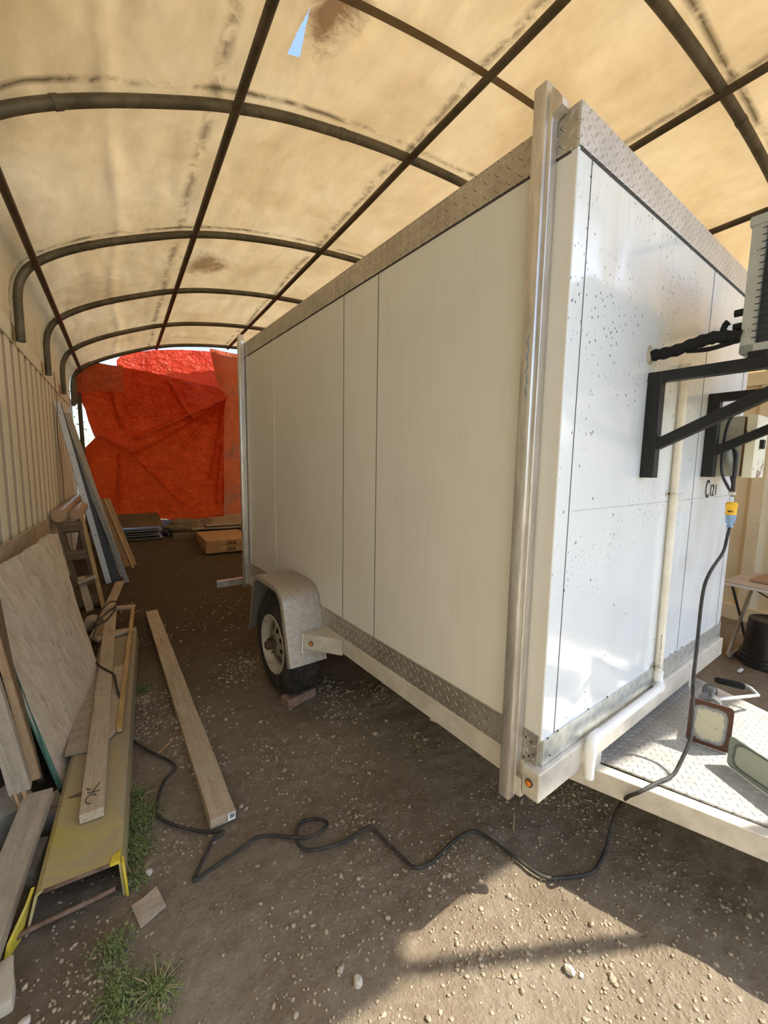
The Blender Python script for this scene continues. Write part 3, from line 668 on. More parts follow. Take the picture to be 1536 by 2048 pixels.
    C0 = (-.222, 1.885, .352)
    tp = [(.195, .195), (.200, .012), (.212, .004), (.25, .0), (.29, .004), (.318, .014), (.338, .030), (.348, .048), (.351, .062)]
    for k in range(5):
        x0 = .062+k*.0195; tp += [(.351, x0), (.351, x0+.0145), (.343, x0+.0155), (.343, x0+.0185)]
    tp += [(.351, .162), (.345, .178), (.325, .195), (.29, .203), (.20, .200), (.195, .195)]
    bm = BM(); lathe(bm, tp, C0, 'x', 72)
    # shoulder notches
    tire = P(bm, 'tyre', 'rubber', smooth=True, ang=30)
    def teeth():
        bm = BM()
        for k in range(60):
            a = 2*pi*k/60
            for xo in (.052, .170):
                m_ = Matrix.Translation(Vector(C0)+Vector((xo, 0, 0))) @ Matrix.Rotation(a, 4, 'X')
                box(bm, (-.008, -.006, .343), (.008, .006, .3535), 0, m_)
        return bm
    o = build(teeth(), 'tread_lug', 'rubber', t, smooth=False); o.parent = tire; o['kind'] = 'stuff'
    # wheel rim
    bm = BM(); lathe(bm, [(.200, .010), (.204, .004), (.198, -.001), (.190, .004), (.182, .018), (.176, .026), (.168, .030), (.160, .040), (.158, .075), (.150, .085)], C0, 'x', 56)
    rim = P(bm, 'rim', 'rim', smooth=True)
    # spoke disc with windows
    bm = BM(); nS = 56; r_ = [.160, .135, .122, .100, .085, .066, .045]; d_ = [.052, .046, .038, .034, .026, .018, .016]
    rings = [[bm.verts.new((C0[0]+d, C0[1]+r*cos(2*pi*j/nS), C0[2]+r*sin(2*pi*j/nS))) for j in range(nS)] for r, d in zip(r_, d_)]
    for i, (a, b) in enumerate(zip(rings, rings[1:])):
        for j in range(nS):
            if i in (1, 2, 3) and (j % 7) in (1, 2, 3): continue
            bm.faces.new((a[j], a[(j+1) % nS], b[(j+1) % nS], b[j]))
    bm.faces.new(rings[-1]); bmesh.ops.solidify(bm, geom=bm.faces[:], thickness=.004)
    P(bm, 'wheel_disc', 'rim', smooth=True)
    bm = BM(); lathe(bm, [(.0, -.045), (.022, -.044), (.030, -.036), (.032, .0), (.034, .018), (.060, .020)], C0, 'x', 28); P(bm, 'wheel_hub', 'hub', smooth=True)
    for k in range(5):
        a = 2*pi*k/5+.3; P(cyl(BM(), (C0[0]-.012, C0[1]+.052*cos(a), C0[2]+.052*sin(a)), (C0[0]+.02, C0[1]+.052*cos(a), C0[2]+.052*sin(a)), .0095, n=6), 'lug_nut', 'hub')
    bm = BM(); lathe(bm, [(.0, .09), (.15, .09), (.155, .10), (.155, .15), (.0, .15)], C0, 'x', 32); P(bm, 'brake_drum', 'hub', smooth=True)
    P(cyl(BM(), (-.08, 1.885, .352), (TW+.1, 1.885, .352), .03), 'axle', 'hub', smooth=True)
    bm = BM(); c2 = (TW+.01, 1.885, .352); lathe(bm, [(.15, .0), (.20, .0), (.33, .01), (.351, .04), (.351, .16), (.33, .2), (.2, .205), (.15, .2)], c2, 'x', 48); P(bm, 'tyre', 'rubber', smooth=True)
    for x in (.10, TW-.14):
        P(box(BM(), (x, 1.55, .39), (x+.045, 2.25, .405)), 'leaf_spring', 'hub'); P(box(BM(), (x, 1.53, .39), (x+.045, 1.57, .47)), 'spring_hanger', 'hub'); P(box(BM(), (x, 2.23, .39), (x+.045, 2.27, .47)), 'spring_hanger', 'hub')
    # tongue: two converging beams under the frame and a diamond plate deck
    def rail(p0, p1, nm='tongue_beam', w=.05, z0=.285, z1=.374):
        m_, L = basis((p0[0], p0[1], (z0+z1)/2), (p1[0], p1[1], (z0+z1)/2)); bm = BM()
        box(bm, (0, -w/2, -(z1-z0)/2), (L, w/2, (z1-z0)/2), .004, m_); return P(bm, nm, 'beam')
    rail((.185, .72), (.895, -1.42)); rail((1.84, .72), (1.125, -1.42))
    for x in (.12, 1.73):
        P(box(BM(), (x, .60, .372), (x+.06, .70, .459)), 'tongue_spacer', 'beam'); P(box(BM(), (x+.28*(1 if x < 1 else -1), -.0, .372), (x+.06+.28*(1 if x < 1 else -1), .04, .459)), 'tongue_spacer', 'beam')
    bm = BM(); prism(bm, [(.452, .035, .372), (1.580, .035, .372), (1.165, -1.28, .372), (.865, -1.28, .372)], (0, 0, .008)); P(bm, 'tongue_deck', 'dia_deck', label='diamond plate deck over the tongue')
    P(box(BM(), (.93, -1.75, .29), (1.09, -1.25, .37), .01), 'coupler', 'black')
    # stencilled number
    def txt(s, x, z, h, sx, par=t):
        c = bpy.data.curves.new('lettering', 'FONT'); c.body = s; c.size = h/.69; c.extrude = .0006
        o = bpy.data.objects.new('lettering', c); COL.objects.link(o)
        bpy.context.view_layer.update()
        me = bpy.data.meshes.new_from_object(o); bpy.data.objects.remove(o)
        me.transform(Matrix.Scale(sx, 4, (1, 0, 0)))
        me.transform(Matrix.Translation(Vector((x, -.0040, z))) @ Matrix.Rotation(R(90), 4, 'X')); me.transform(Matrix.Translation(-ORG[t.name]))
        me.materials.clear(); me.materials.append(M['ink']); ob = bpy.data.objects.new('lettering', me); COL.objects.link(ob); ob.parent = t; ob['label'] = 'black stencilled number'
    txt('C', 1.378, 1.440, .092, .62); txt('12', 1.442, 1.446, .062, .85); txt('1', 1.527, 1.448, .060, .85)
    # faded scribble of blue paint on the post
    bm = BM()
    tube(bm, [(-.0545, .0905+.0022*((k*5) % 4), 1.80+k*.012) for k in range(17)], [.0016 if k % 3 else .0005 for k in range(17)], 5)
    k_ = N('blue_mark'); k_.bsdf((.06, .17, .25), .6); M['blue'] = k_.m
    P(bm, 'paint_mark', 'blue', label='faded blue marks on the post')
trailer()

def wall_fittings():
    # brackets
    def bracket(x, lab):
        b = empty('wall_bracket', (x+.02, -.02, 1.548), FT)
        tag(b, lab, 'bracket', 'black brackets carrying the air conditioner')
        build(box(BM(), (x, -.052, 1.548), (x+.042, -.0025, 1.952), .003), 'upright', 'black', b)
        build(box(BM(), (x, -.62, 1.912), (x+.042, -.050, 1.952), .003), 'arm', 'black', b)
        m_, L = basis((x+.021, -.045, 1.675), (x+.021, -.50, 1.905)); build(box(BM(), (0, -.018, -.02), (L, .018, .02), .003, m_), 'strut', 'black', b)
        return b
    bracket(.585, 'black square-tube bracket nearest the trailer side post, under the air conditioner')
    bracket(1.285, 'black square-tube bracket in front of the breaker box, further from the post')
    # air conditioner outdoor unit
    a = empty('air_conditioner', (1.0, -.42, 1.953), FT)
    tag(a, 'grey outdoor air conditioner unit resting on two black wall brackets', 'air conditioner')
    x0, x1, y0, y1, z0, z1 = .605, 1.42, -.575, -.268, 1.972, 2.385
    build(box(BM(), (x0+.02, y0+.02, z0+.01), (x1-.01, y1-.02, z1-.01)), 'coil', 'coil', a, label='dark coil fins')
    for k, (lo, hi) in enumerate((((x0, y1-.038, z0), (x0+.03, y1, z1)), ((x0, y0, z0), (x0+.03, y0+.03, z1)))): build(box(BM(), lo, hi, .002), 'corner_panel', 'acg', a)
    build(box(BM(), (x0, y0, z0), (x1, y1, z0+.028), .002), 'base_pan', 'acg', a)
    build(box(BM(), (x0-.006, y0-.006, z1-.012), (x1+.006, y1+.006, z1+.018), .004), 'top_cover', 'acg', a)
    build(box(BM(), (x1-.30, y1-.02, z0+.02), (x1, y1, z1), .002), 'side_cover', 'acg', a)
    build(box(BM(), (x0+.03, y0, z0+.02), (x1, y0+.015, z1), .002), 'front_cover', 'acg', a)
    bm = BM()
    for k in range(17):
        z = z0+.045+k*.0212; tube(bm, [(x0-.006, y1-.030, z), (x0-.006, y0+.02, z)], .0014, 6)
    for y in (y1-.045, y1-.12, y1-.20, y1-.27): tube(bm, [(x0-.007, y, z0+.03), (x0-.007, y, z1-.02)], .0016, 6)
    build(bm, 'coil_guard', 'black', a)
    for z in (z0+.075, z0+.32): 
        bm = BM(); tube(bm, [(x0-.004+.0, y1-.020+.006*cos(q), z+.006*sin(q)) for q in [i*pi/6 for i in range(13)]], .0014, 6); build(bm, 'guard_clip', 'alu', a)
    for y in (y1-.05, y0+.06):
        for x in (.60, 1.30): build(box(BM(), (x, y-.025, 1.953), (x+.05, y+.025, 1.974), .002), 'foot', 'black', a)
    for z in (z0+.055, z0+.10): build(cyl(BM(), (x0+.015, y1-.01, z+.04), (x0+.015, y1+.025, z+.04), .012, n=14), 'valve', 'foam', a)
    # insulated line
    l = empty('refrigerant_line', (.62, -.0, 2.0), FT); tag(l, 'black foam-wrapped refrigerant pipe running from the wall hole to the air conditioner', 'pipe')
    pts = smoothpath([(.59, .0, 2.018), (.59, -.03, 2.016), (.592, -.09, 2.020), (.597, -.15, 2.035), (.602, -.20, 2.042), (.607, -.245, 2.035), (.61, -.27, 2.03)], 6)
    build(tube(BM(), pts, [.021+.0022*sin(i*1.7) for i in range(len(pts))], 14), 'insulation', 'foam', l, smooth=True)
    build(tube(BM(), smoothpath([(.60, -.12, 2.012), (.60, -.18, 2.005), (.605, -.23, 2.012), (.61, -.268, 2.02)], 5), .008, 8), 'drain_tail', 'foam', l, smooth=True)
    build(tube(BM(), [(.603, -.215, 2.05), (.602, -.225, 2.078), (.600, -.232, 2.082)], [.008, .010, .012], 10), 'valve_cap', 'foam', l, smooth=True)
    bm = BM(); rock(bm, (.588, -.004, 2.017), .034, 5, 3, 1.0)
    for v in bm.verts: v.co.y = -.002 + (v.co.y+.004)*.35
    build(bm, 'foam_sealant', 'plaster', l, smooth=True, label='crusty brown foam round the wall hole')
    # pvc drain
    d = empty('drain_pipe', (.9, -.02, .43), FT); tag(d, 'cream plastic drain pipe clamped upright to the white front wall, elbow at its foot', 'pipe')
    r = .0155
    build(tube(BM(), [(.905, -.020, 2.015), (.910, -.020, 1.56), (.925, -.021, .62)], r, 16), 'riser', 'pvc', d, smooth=True)
    build(tube(BM(), [(.900, -.018, 2.03), (.903, -.019, 1.995)], .021, 16), 'fitting', 'pvc', d, smooth=True)
    build(tube(BM(), smoothpath([(.925, -.022, .645), (.925, -.022, .605), (.920, -.032, .584), (.895, -.042, .580), (.870, -.044, .580)], 5), .0205, 16), 'elbow', 'pvcw', d, smooth=True)
    build(tube(BM(), [(.89, -.044, .580), (.36, -.046, .581), (.28, -.046, .583)], r+.001, 16), 'crosspipe', 'pvcw', d, smooth=True)
    build(tube(BM(), smoothpath([(.325, -.046, .582), (.290, -.046, .582), (.268, -.047, .576), (.258, -.048, .555), (.258, -.048, .520)], 5), .0205, 16), 'elbow', 'pvcw', d, smooth=True)
    build(tube(BM(), [(.258, -.048, .525), (.258, -.048, .435)], r+.002, 16), 'spout', 'pvcw', d, smooth=True)
    for x, y, z in ((.9135, -.021, 1.475), (.9245, -.021, .668)):
        bm = BM(); box(bm, (x-.045, -.008, z-.009), (x+.045, -.004, z+.009), .001)
        tube(bm, [(x+.0185*cos(q), y-.0185*sin(q)+.001, z) for q in [i*pi/10 for i in range(-1, 12)]], .0035, 6)
        build(bm, 'clamp', 'alu', d, smooth=True)
        build(cyl(BM(), (x-.032, -.009, z), (x-.032, -.013, z), .006, n=8), 'screw', 'hub', d)
    bm = BM()
    q = random.Random(3)
    for zz0, zz1 in ((1.50, 1.98), (1.36, 1.44), (.66, .83)):
        z = zz0
        while z < zz1:
            h = q.uniform(.003, .009); xx = .9075+(2.015-z)*.0125
            a = R(q.uniform(196, 208)); box(bm, (xx-.0005+r*cos(a)-.0012, -.0205+r*sin(a)-.0012, z), (xx+r*cos(a)+.0010, -.0205+r*sin(a)+.0008, z+h)); z += h+q.uniform(.002, .007)
    build(bm, 'print_marks', 'ink', d, label='tiny black print down the pipe')
    # breaker box
    b = empty('breaker_box', (1.5, -.09, 1.548), FT); tag(b, 'grey green metal breaker box with chipped cream door on the trailer front wall', 'electrical box')
    build(box(BM(), (1.425, -.118, 1.552), (1.63, -.003, 1.848), .002), 'case', 'ebox', b)
    build(box(BM(), (1.432, -.130, 1.556), (1.625, -.116, 1.844), .001), 'door_gap', 'brown', b)
    build(box(BM(), (1.425, -.168, 1.548), (1.635, -.128, 1.852), .003), 'door', 'eboxd', b, label='cream door with chipped brown paint')
    h = build(box(BM(), (1.50, -.185, 1.69), (1.53, -.167, 1.735), .003), 'latch', 'black', b)
    bm = BM(); cyl(bm, (1.43, -.075, 1.672), (1.394, -.075, 1.672), .021, n=18); build(bm, 'conduit_fitting', 'grey', b, smooth=True)
    bm = BM(); tube(bm, smoothpath([(1.402, -.075, 1.690), (1.394, -.078, 1.662), (1.398, -.086, 1.630), (1.408, -.092, 1.616)], 5), .0165, 14); build(bm, 'conduit_elbow', 'grey', b, smooth=True)
    # cord from the box
    c = empty('power_lead', (1.45, -.1, 1.45), FT); tag(c, 'short black lead looping out of the breaker box down to a yellow connector', 'cable')
    build(tube(BM(), smoothpath([(1.418, -.055, 1.685), (1.405, -.075, 1.698), (1.395, -.105, 1.665), (1.39, -.11, 1.60), (1.39, -.11, 1.52), (1.395, -.11, 1.478), (1.40, -.11, 1.455)], 6), .0085, 10), 'cord', 'hoseb', c, smooth=True)
    build(tube(BM(), smoothpath([(1.52, -.13, 1.905), (1.44, -.10, 1.885), (1.385, -.07, 1.83), (1.352, -.065, 1.72), (1.345, -.07, 1.58), (1.362, -.095, 1.505), (1.398, -.105, 1.478), (1.43, -.10, 1.505), (1.445, -.085, 1.555)], 6), .0065, 10), 'cord_loop', 'hoseb', c, smooth=True, label='cord looped round under the box')
    build(box(BM(), (1.385, -.122, 1.458), (1.412, -.094, 1.478), .003), 'cord_clamp', 'alu', c)
    pc = build(tube(BM(), [(1.402, -.11, 1.425), (1.402, -.11, 1.418), (1.403, -.11, 1.415), (1.404, -.11, 1.375), (1.404, -.11, 1.362)], [.018, .025, .025, .022, .024], 20), 'connector', 'yellowp', c, smooth=True, label='yellow connector body')
    bm = BM()
    for k in range(5): box(bm, (1.377+.0, -.121+k*.004, 1.376), (1.3815, -.119+k*.004, 1.383))
    build(bm, 'print_mark', 'ink', c)
    build(tube(BM(), [(1.405, -.11, 1.362), (1.406, -.11, 1.345), (1.407, -.11, 1.322), (1.408, -.11, 1.312), (1.408, -.11, 1.298)], [.023, .022, .019, .012, .015], 20), 'plug', 'clearb', c, smooth=True, label='clear blue plug')
wall_fittings()
# ------------------------------------------------------------------ tarps closing the far end
def tarps():
    def lerp(tab, t):
        if t <= tab[0][0]: return tab[0][1]
        for (a, x), (b, y) in zip(tab, tab[1:]):
            if t <= b: return x+(y-x)*(t-a)/(b-a)
        return tab[-1][1]
    def segd(p, a, b):
        ax, az = a; bx, bz = b; t = max(0, min(1, ((p[0]-ax)*(bx-ax)+(p[1]-az)*(bz-az))/((bx-ax)**2+(bz-az)**2)))
        return math.hypot(p[0]-ax-t*(bx-ax), p[1]-az-t*(bz-az)), t
    def sheet(name, left, right, top, bot, yf, mat, nx=150, nz=170):
        bm = BM(); g = []
        for j in range(nz+1):
            row = []
            for i in range(nx+1):
                s, t = i/nx, j/nz
                x = -0.2+2.2*s; z = 2.0
                for _ in range(4):
                    z0 = lerp(bot, x); z1 = lerp(top, x); z = z0+(z1-z0)*t
                    xl = lerp(left, z); xr = lerp(right, z); x = xl+(xr-xl)*s
                row.append(bm.verts.new((x, yf(x, z), z)))
            g.append(row)
        for a, b in zip(g, g[1:]):
            for i in range(nx): bm.faces.new((a[i], a[i+1], b[i+1], b[i]))
        return build(bm, name, mat, origin=(1, 8.6, .6), smooth=True, ang=180)
    swag = [(-.40, 2.05), (.02, 1.80), (.20, 1.70), (.50, 1.86), (1.05, 2.24), (1.45, 2.52), (1.80, 2.80)]
    fan = [((1.80, 2.80), (1.74, .8)), ((1.80, 2.80), (1.60, .8)), ((1.80, 2.80), (1.50, 1.3)), ((1.80, 2.80), (1.05, 1.9)), ((.80, 3.10), (1.15, 2.42)), ((-.13, 3.2), (.08, 2.2)), ((.20, 1.70), (1.0, .8)), ((0.0, 1.75), (-.02, .8)), ((1.80, 2.80), (.3, 2.0))]
    def yfront(x, z):
        # swag line: cloth above hangs forward of the cloth below
        zs = lerp(swag, x); d = z-zs
        y = 8.60 - 0.17/(1+math.exp(-d*70))*max(0.0, 1-max(0, d)/0.75)
        y += 0.028*math.exp(-((d-0.05)/0.03)**2)*-1
        for k, (a, b) in enumerate(fan):
            dd, t = segd((x, z), a, b); w = 0.016+0.035*t; y -= (0.068+.018*(k % 3))*math.exp(-(dd/w)**2)*min(1, t*3+.3)
        y += 0.045*noise.noise(Vector((x*1.2, z*1.2, 1)))+0.034*noise.noise(Vector((x*3.5+z*1.5, z*5, 2)))+0.016*noise.noise(Vector((x*7, z*16+x*6, 5)))
        return y
    left = [(.55, -.30), (.73, -.32), (1.25, -.49), (1.80, -.47), (1.97, -.325), (2.10, -.36), (2.25, -.40), (2.43, -.43), (2.66, -.52), (2.80, -.50), (3.18, -.43), (3.4, -.43)]
    right = [(.5, 1.72), (.70, 1.725), (2.5, 1.76), (2.8, 1.815), (3.3, 1.83)]
    top = [(-.52, 3.18), (-.43, 3.20), (-.13, 3.215), (.54, 3.165), (1.1, 3.10), (1.63, 3.03), (1.85, 2.85)]
    bot = [(-.4, .66), (-.3, .64), (.3, .58), (.70, .52), (.95, .41), (1.15, .45), (1.40, .43), (1.6, .50), (1.75, .52)]
    o = sheet('tarp', left, right, top, bot, yfront, 'tarp')
    tag(o, 'large creased orange tarp hanging across the far end, gathered at its upper right', 'tarp')
    # folded-over flap at its upper left
    yb = lambda x, z: 8.84+0.04*noise.noise(Vector((x*1.5, z*1.5, 4)))+0.012*noise.noise(Vector((x*6, z*6, 7)))
    o = sheet('tarp', [(.4, .15), (2.5, .05), (3.35, .05), (3.6, .25)], [(.4, 1.60), (2.5, 1.80), (3.9, 1.80)], [(-.1, 3.34), (.10, 3.42), (.30, 3.52), (.65, 3.62), (1.1, 3.70), (1.8, 3.77)], [(0, 2.35), (1.8, 2.35)], yb, 'tarpb', 70, 110)
    tag(o, 'bright red backlit tarp showing above the creased orange one', 'tarp')
    yr = lambda x, z: 8.68+0.03*noise.noise(Vector((x*2, z*1.2, 9)))-0.05*math.exp(-((x-2.0-(z-2.4)*.18)/.05)**2)
    o = sheet('tarp', [(.5, 1.70), (3.0, 1.72), (3.8, 1.55)], [(.5, 4.9), (3.8, 4.9)], [(1.5, 3.76), (2.0, 3.74), (2.45, 3.74), (3.2, 3.70), (4.0, 3.55), (5.0, 3.1)], [(1.7, .46), (5, .40)], yr, 'tarpr', 90, 110)
    tag(o, 'dusty orange tarp panel at the far end beside the trailer back post', 'tarp')
tarps()
def flap():
    bm = BM(); g = []
    for i in range(13):
        row = []
        for j in range(9):
            x = -.53+.055*i; zt = 3.19+.015*math.sin(i*.5); zb = 2.66+.065*math.sin(min(i/8, 1)*pi/2)+(.02 if i > 3 else 0); z = zb+(zt-zb)*j/8
            row.append(bm.verts.new((x, 8.445+.02*noise.noise(Vector((x*3, z*3, 3)))-.01*(i/12), z)))
        g.append(row)
    for a, b in zip(g, g[1:]):
        for j in range(8): bm.faces.new((a[j], a[j+1], b[j+1], b[j]))
    tag(build(bm, 'tarp_flap', 'tarpr', smooth=True), 'small folded orange tarp flap at the upper left corner of the far end', 'tarp')
flap()
def end_pole():
    tag(build(tube(BM(), [(-.497, 8.50, .05), (-.493, 8.50, 1.6), (-.50, 8.50, 2.92)], .032, 12), 'end_pole', 'purlin', smooth=True), 'dark upright pole at the far left corner beside the orange tarp edge', 'pole')
    bm = BM(); bmesh.ops.create_icosphere(bm, subdivisions=4, radius=1.0)
    for v in bm.verts:
        p = v.co.copy(); f = 1+.3*noise.noise(p*2)+.15*noise.noise(p*5); v.co = Vector((p.x*.045*f-.545, p.y*.05*f+8.47, p.z*.22*f+2.72))
    tag(build(bm, 'rope_bunch', 'woodd', smooth=True, ang=180), 'dark bunched rope and rag hanging in the far left top corner by the tarp', 'rope')
end_pole()
def outside_tree():
    t = empty('tree', (-1.5, 13.5, 0)); tag(t, 'small sunlit tree seen through the gap between left wall and orange tarp', 'tree')
    bm = BM(); tube(bm, [(-1.5, 13.5, 0), (-1.45, 13.5, 1.2), (-1.4, 13.4, 2.4), (-1.2, 13.3, 3.0)], [.07, .06, .045, .02], 8); build(bm, 'trunk', 'bark', t, smooth=True)
    for s in range(6):
        a = s*1.05; b0 = Vector((-1.45, 13.5, 1.3+.18*s)); bm = BM(); tube(bm, [b0, b0+Vector((cos(a)*.35, sin(a)*.35, .25)), b0+Vector((cos(a)*.7, sin(a)*.7, .35))], [.022, .015, .006], 6); build(bm, 'branch', 'bark', t, smooth=True)
    bm = BM(); q = random.Random(5)
    for i in range(900):
        c = Vector((-1.4+q.gauss(0, .42), 13.4+q.gauss(0, .42), 2.3+q.gauss(0, .55))); a = q.uniform(0, 6.28); s = q.uniform(.03, .06)
        u = Vector((cos(a), sin(a), q.uniform(-.5, .5)))*s; w = Vector((-sin(a), cos(a), q.uniform(-.8, .8)))*s*.6
        bm.faces.new([bm.verts.new(c+p) for p in (-u, w*.8, u, -w*.8)])
    o = build(bm, 'foliage', 'leafo', t); o['kind'] = 'stuff'
outside_tree()

# ------------------------------------------------------------------ things on the deck
def deck_things():
    j = empty('trailer_jack', (2.12, .62, .381)); tag(j, 'detached tongue jack lying on the deck with rusty square foot plate facing out', 'jack')
    # foot plate: stands on its edge; bottom corners in world space
    A = Vector((2.078, .690, .383)); B = Vector((2.122, .560, .383)); ux = (B-A).normalized(); wd = .150; hh = .200
    lean = Vector((.02, .0, 1)).normalized(); nrm = ux.cross(lean).normalized()
    def plate(par, O, ux, up, w, h, th, rad, mat, name):
        bm = BM(); pts = []
        for cx, cy, a0 in ((w-rad, h-rad, 0), (rad, h-rad, 90), (rad, rad, 180), (w-rad, rad, 270)):
            for k in range(6): a = R(a0+k*18); pts.append((cx+rad*cos(a), cy+rad*sin(a)))
        n = ux.cross(up).normalized()
        prism(bm, [O+ux*x+up*y for x, y in pts], n*th)
        o = build(bm, name, mat, par)
        uv = o.data.uv_layers[0]; o0 = ORG[par.name] if par else ORG[o.name]
        for p in o.data.polygons:
            for li in p.loop_indices:
                q = o.data.vertices[o.data.loops[li].vertex_index].co + o0 - O; uv.data[li].uv = (q.dot(ux)-w/2, q.dot(up)-h/2)
        return o
    plate(j, A, ux, lean, wd, hh, .006, .016, 'jplate', 'foot_plate')
    n = ux.cross(lean).normalized()
    if n.x < 0: n = -n
    ctr = A+ux*wd*.5+lean*hh*.58
    build(tube(BM(), [ctr+n*.01, ctr+n*.16, ctr+n*.34], [.030, .030, .030], 20), 'inner_tube', 'profd', j, smooth=True)
    c2 = ctr+n*.16+Vector((0, 0, .0))
    build(tube(BM(), [ctr+n*.14, ctr+n*.145, ctr+n*.20, ctr+n*.205], [.034, .044, .044, .036], 20), 'collar', 'profg', j, smooth=True)
    build(tube(BM(), [ctr+n*.17+Vector((0, 0, .03)), ctr+n*.17+Vector((0, 0, .062)), ctr+n*.17+Vector((0, 0, .066)), ctr+n*.17+Vector((0, 0, .082)), ctr+n*.17+Vector((0, 0, .086))], [.010, .010, .016, .016, .008], 12), 'plunger_knob', 'profg', j, smooth=True)
    a = ctr+n*.22+Vector((0, 0, .0)); b = Vector((2.66, .60, .455)); 
    build(tube(BM(), [a, a+(b-a)*.5, b], .0075, 10), 'crank_arm', 'profl', j, smooth=True)
    build(tube(BM(), [b, b+Vector((.01, .035, .02)), b+Vector((.01, .06, .025))], .007, 10), 'crank_end', 'profl', j, smooth=True)
    h0 = b+Vector((-.02, .05, .022)); build(tube(BM(), [h0, h0+Vector((-.005, .02, .004)), h0+Vector((-.05, .10, .008)), h0+Vector((-.055, .11, .008))], [.012, .018, .016, .010], 14), 'crank_grip', 'foam', j, smooth=True)
    # second plate
    A2 = Vector((2.040, .527, .383)); B2 = Vector((1.976, .386, .383)); ux2 = (B2-A2).normalized(); up2 = Vector((.10, .02, 1)).normalized()
    s = plate(None, A2, ux2, up2, .34, .125, .006, .018, 'spanel', 'steel_plate')
    tag(s, 'grey green rounded steel plate standing on the deck in front of the rusty foot plate', 'metal plate')
    # prop block keeping it upright, behind
    t = box(BM(), (2.05, .30, .381), (2.12, .44, .44), .004); tag(build(t, 'steel_block', 'profg'), 'small grey steel block behind the standing green plate', 'block')
deck_things()

# ------------------------------------------------------------------ the long power cord
def cord():
    c = empty('extension_cord', (.8, 1.4, 0)); tag(c, 'long black power cord snaking over the dirt, up past the deck to the yellow connector', 'cable')
    G = [(-0.046,2.746,0.03),(-0.012,2.578,0.012),(0.065,2.401,0.012),(0.168,2.220,0.012),(0.111,2.136,0.012),(0.075,2.023,0.012),(0.066,1.931,0.012),(0.120,1.844,0.012),(0.216,1.752,0.012),(0.264,1.712,0.012),(0.300,1.690,0.012),(0.255,1.67,.012),(0.227,1.634,0.012),(0.189,1.572,0.012),(0.161,1.528,0.012),(0.172,1.521,0.012),(0.238,1.541,0.012),(0.339,1.569,0.012),(0.406,1.589,0.012),(0.472,1.564,0.012),(0.539,1.506,0.012),(0.601,1.465,0.018),(0.671,1.466,0.022),(0.690,1.498,0.020),(0.649,1.551,0.014),(0.593,1.558,0.012),(0.556,1.509,0.012),(0.558,1.441,0.010),(0.617,1.399,0.010),(0.722,1.379,0.012),(0.811,1.385,0.012),(0.850,1.366,0.012),(0.873,1.263,0.012),(0.894,1.151,0.012),(0.917,1.123,0.012),(0.982,1.118,0.012),(1.119,1.137,0.012),(1.212,1.127,0.012),(1.248,1.073,0.012),(1.275,0.950,0.012),(1.308,0.845,0.012),(1.381,0.798,0.012),(1.475,0.752,0.012),(1.549,0.754,0.014)]
    G = [(x, y, z+ghei(x, y)+.003) for x, y, z in G]
    Wd = [(-.235, 3.42, .22), (-0.188, 3.288, 0.192), (-0.138, 3.177, 0.190), (-0.095, 3.075, 0.190), (-0.080, 2.90, 0.190), (-0.066, 2.80, 0.165), (-.058, 2.77, .09)]
    Rr = [(1.643, .776, .022), (1.690, .785, .100), (1.650, .742, .220), (1.585, .690, .325), (1.592, .652, .372), (1.667, .632, .388), (1.758, .614, .394), (1.81, .610, .430), (1.880, .609, .500), (1.930, .625, .560), (1.975, .648, .660), (1.970, .650, .735), (2.039, .672, .816), (2.152, .709, 1.030), (2.223, .714, 1.122)]
    F = lambda p: tuple(FT @ Vector(p))
    Rr = Rr + [F((1.31, -.118, 1.18)), F((1.375, -.112, 1.24)), F((1.40, -.110, 1.275)), F((1.408, -.110, 1.30))]
    build(tube(BM(), smoothpath(Wd+G+Rr, 6), .0068, 10), 'cord', 'cordd', c, smooth=True)
    # coil of slack behind the sheet
    L = [(-.235, 3.42, .22), (-.25, 3.7, .2), (-.225, 4.05, .2), (-.26, 4.15, .16), (-.235, 4.20, .19), (-.16, 4.40, .20), (-.10, 4.55, .20), (-.10, 4.45, .20), (-.15, 4.22, .20), (-.22, 4.12, .19), (-.23, 4.25, .19), (-.20, 4.5, .2), (-.15, 4.75, .19), (-.10, 4.9, .15), (-.09, 4.85, .16)]
    build(tube(BM(), smoothpath(L, 6), .0068, 8), 'cord_slack', 'cordd', c, smooth=True, label='slack loops lying over the board ends')
cord()

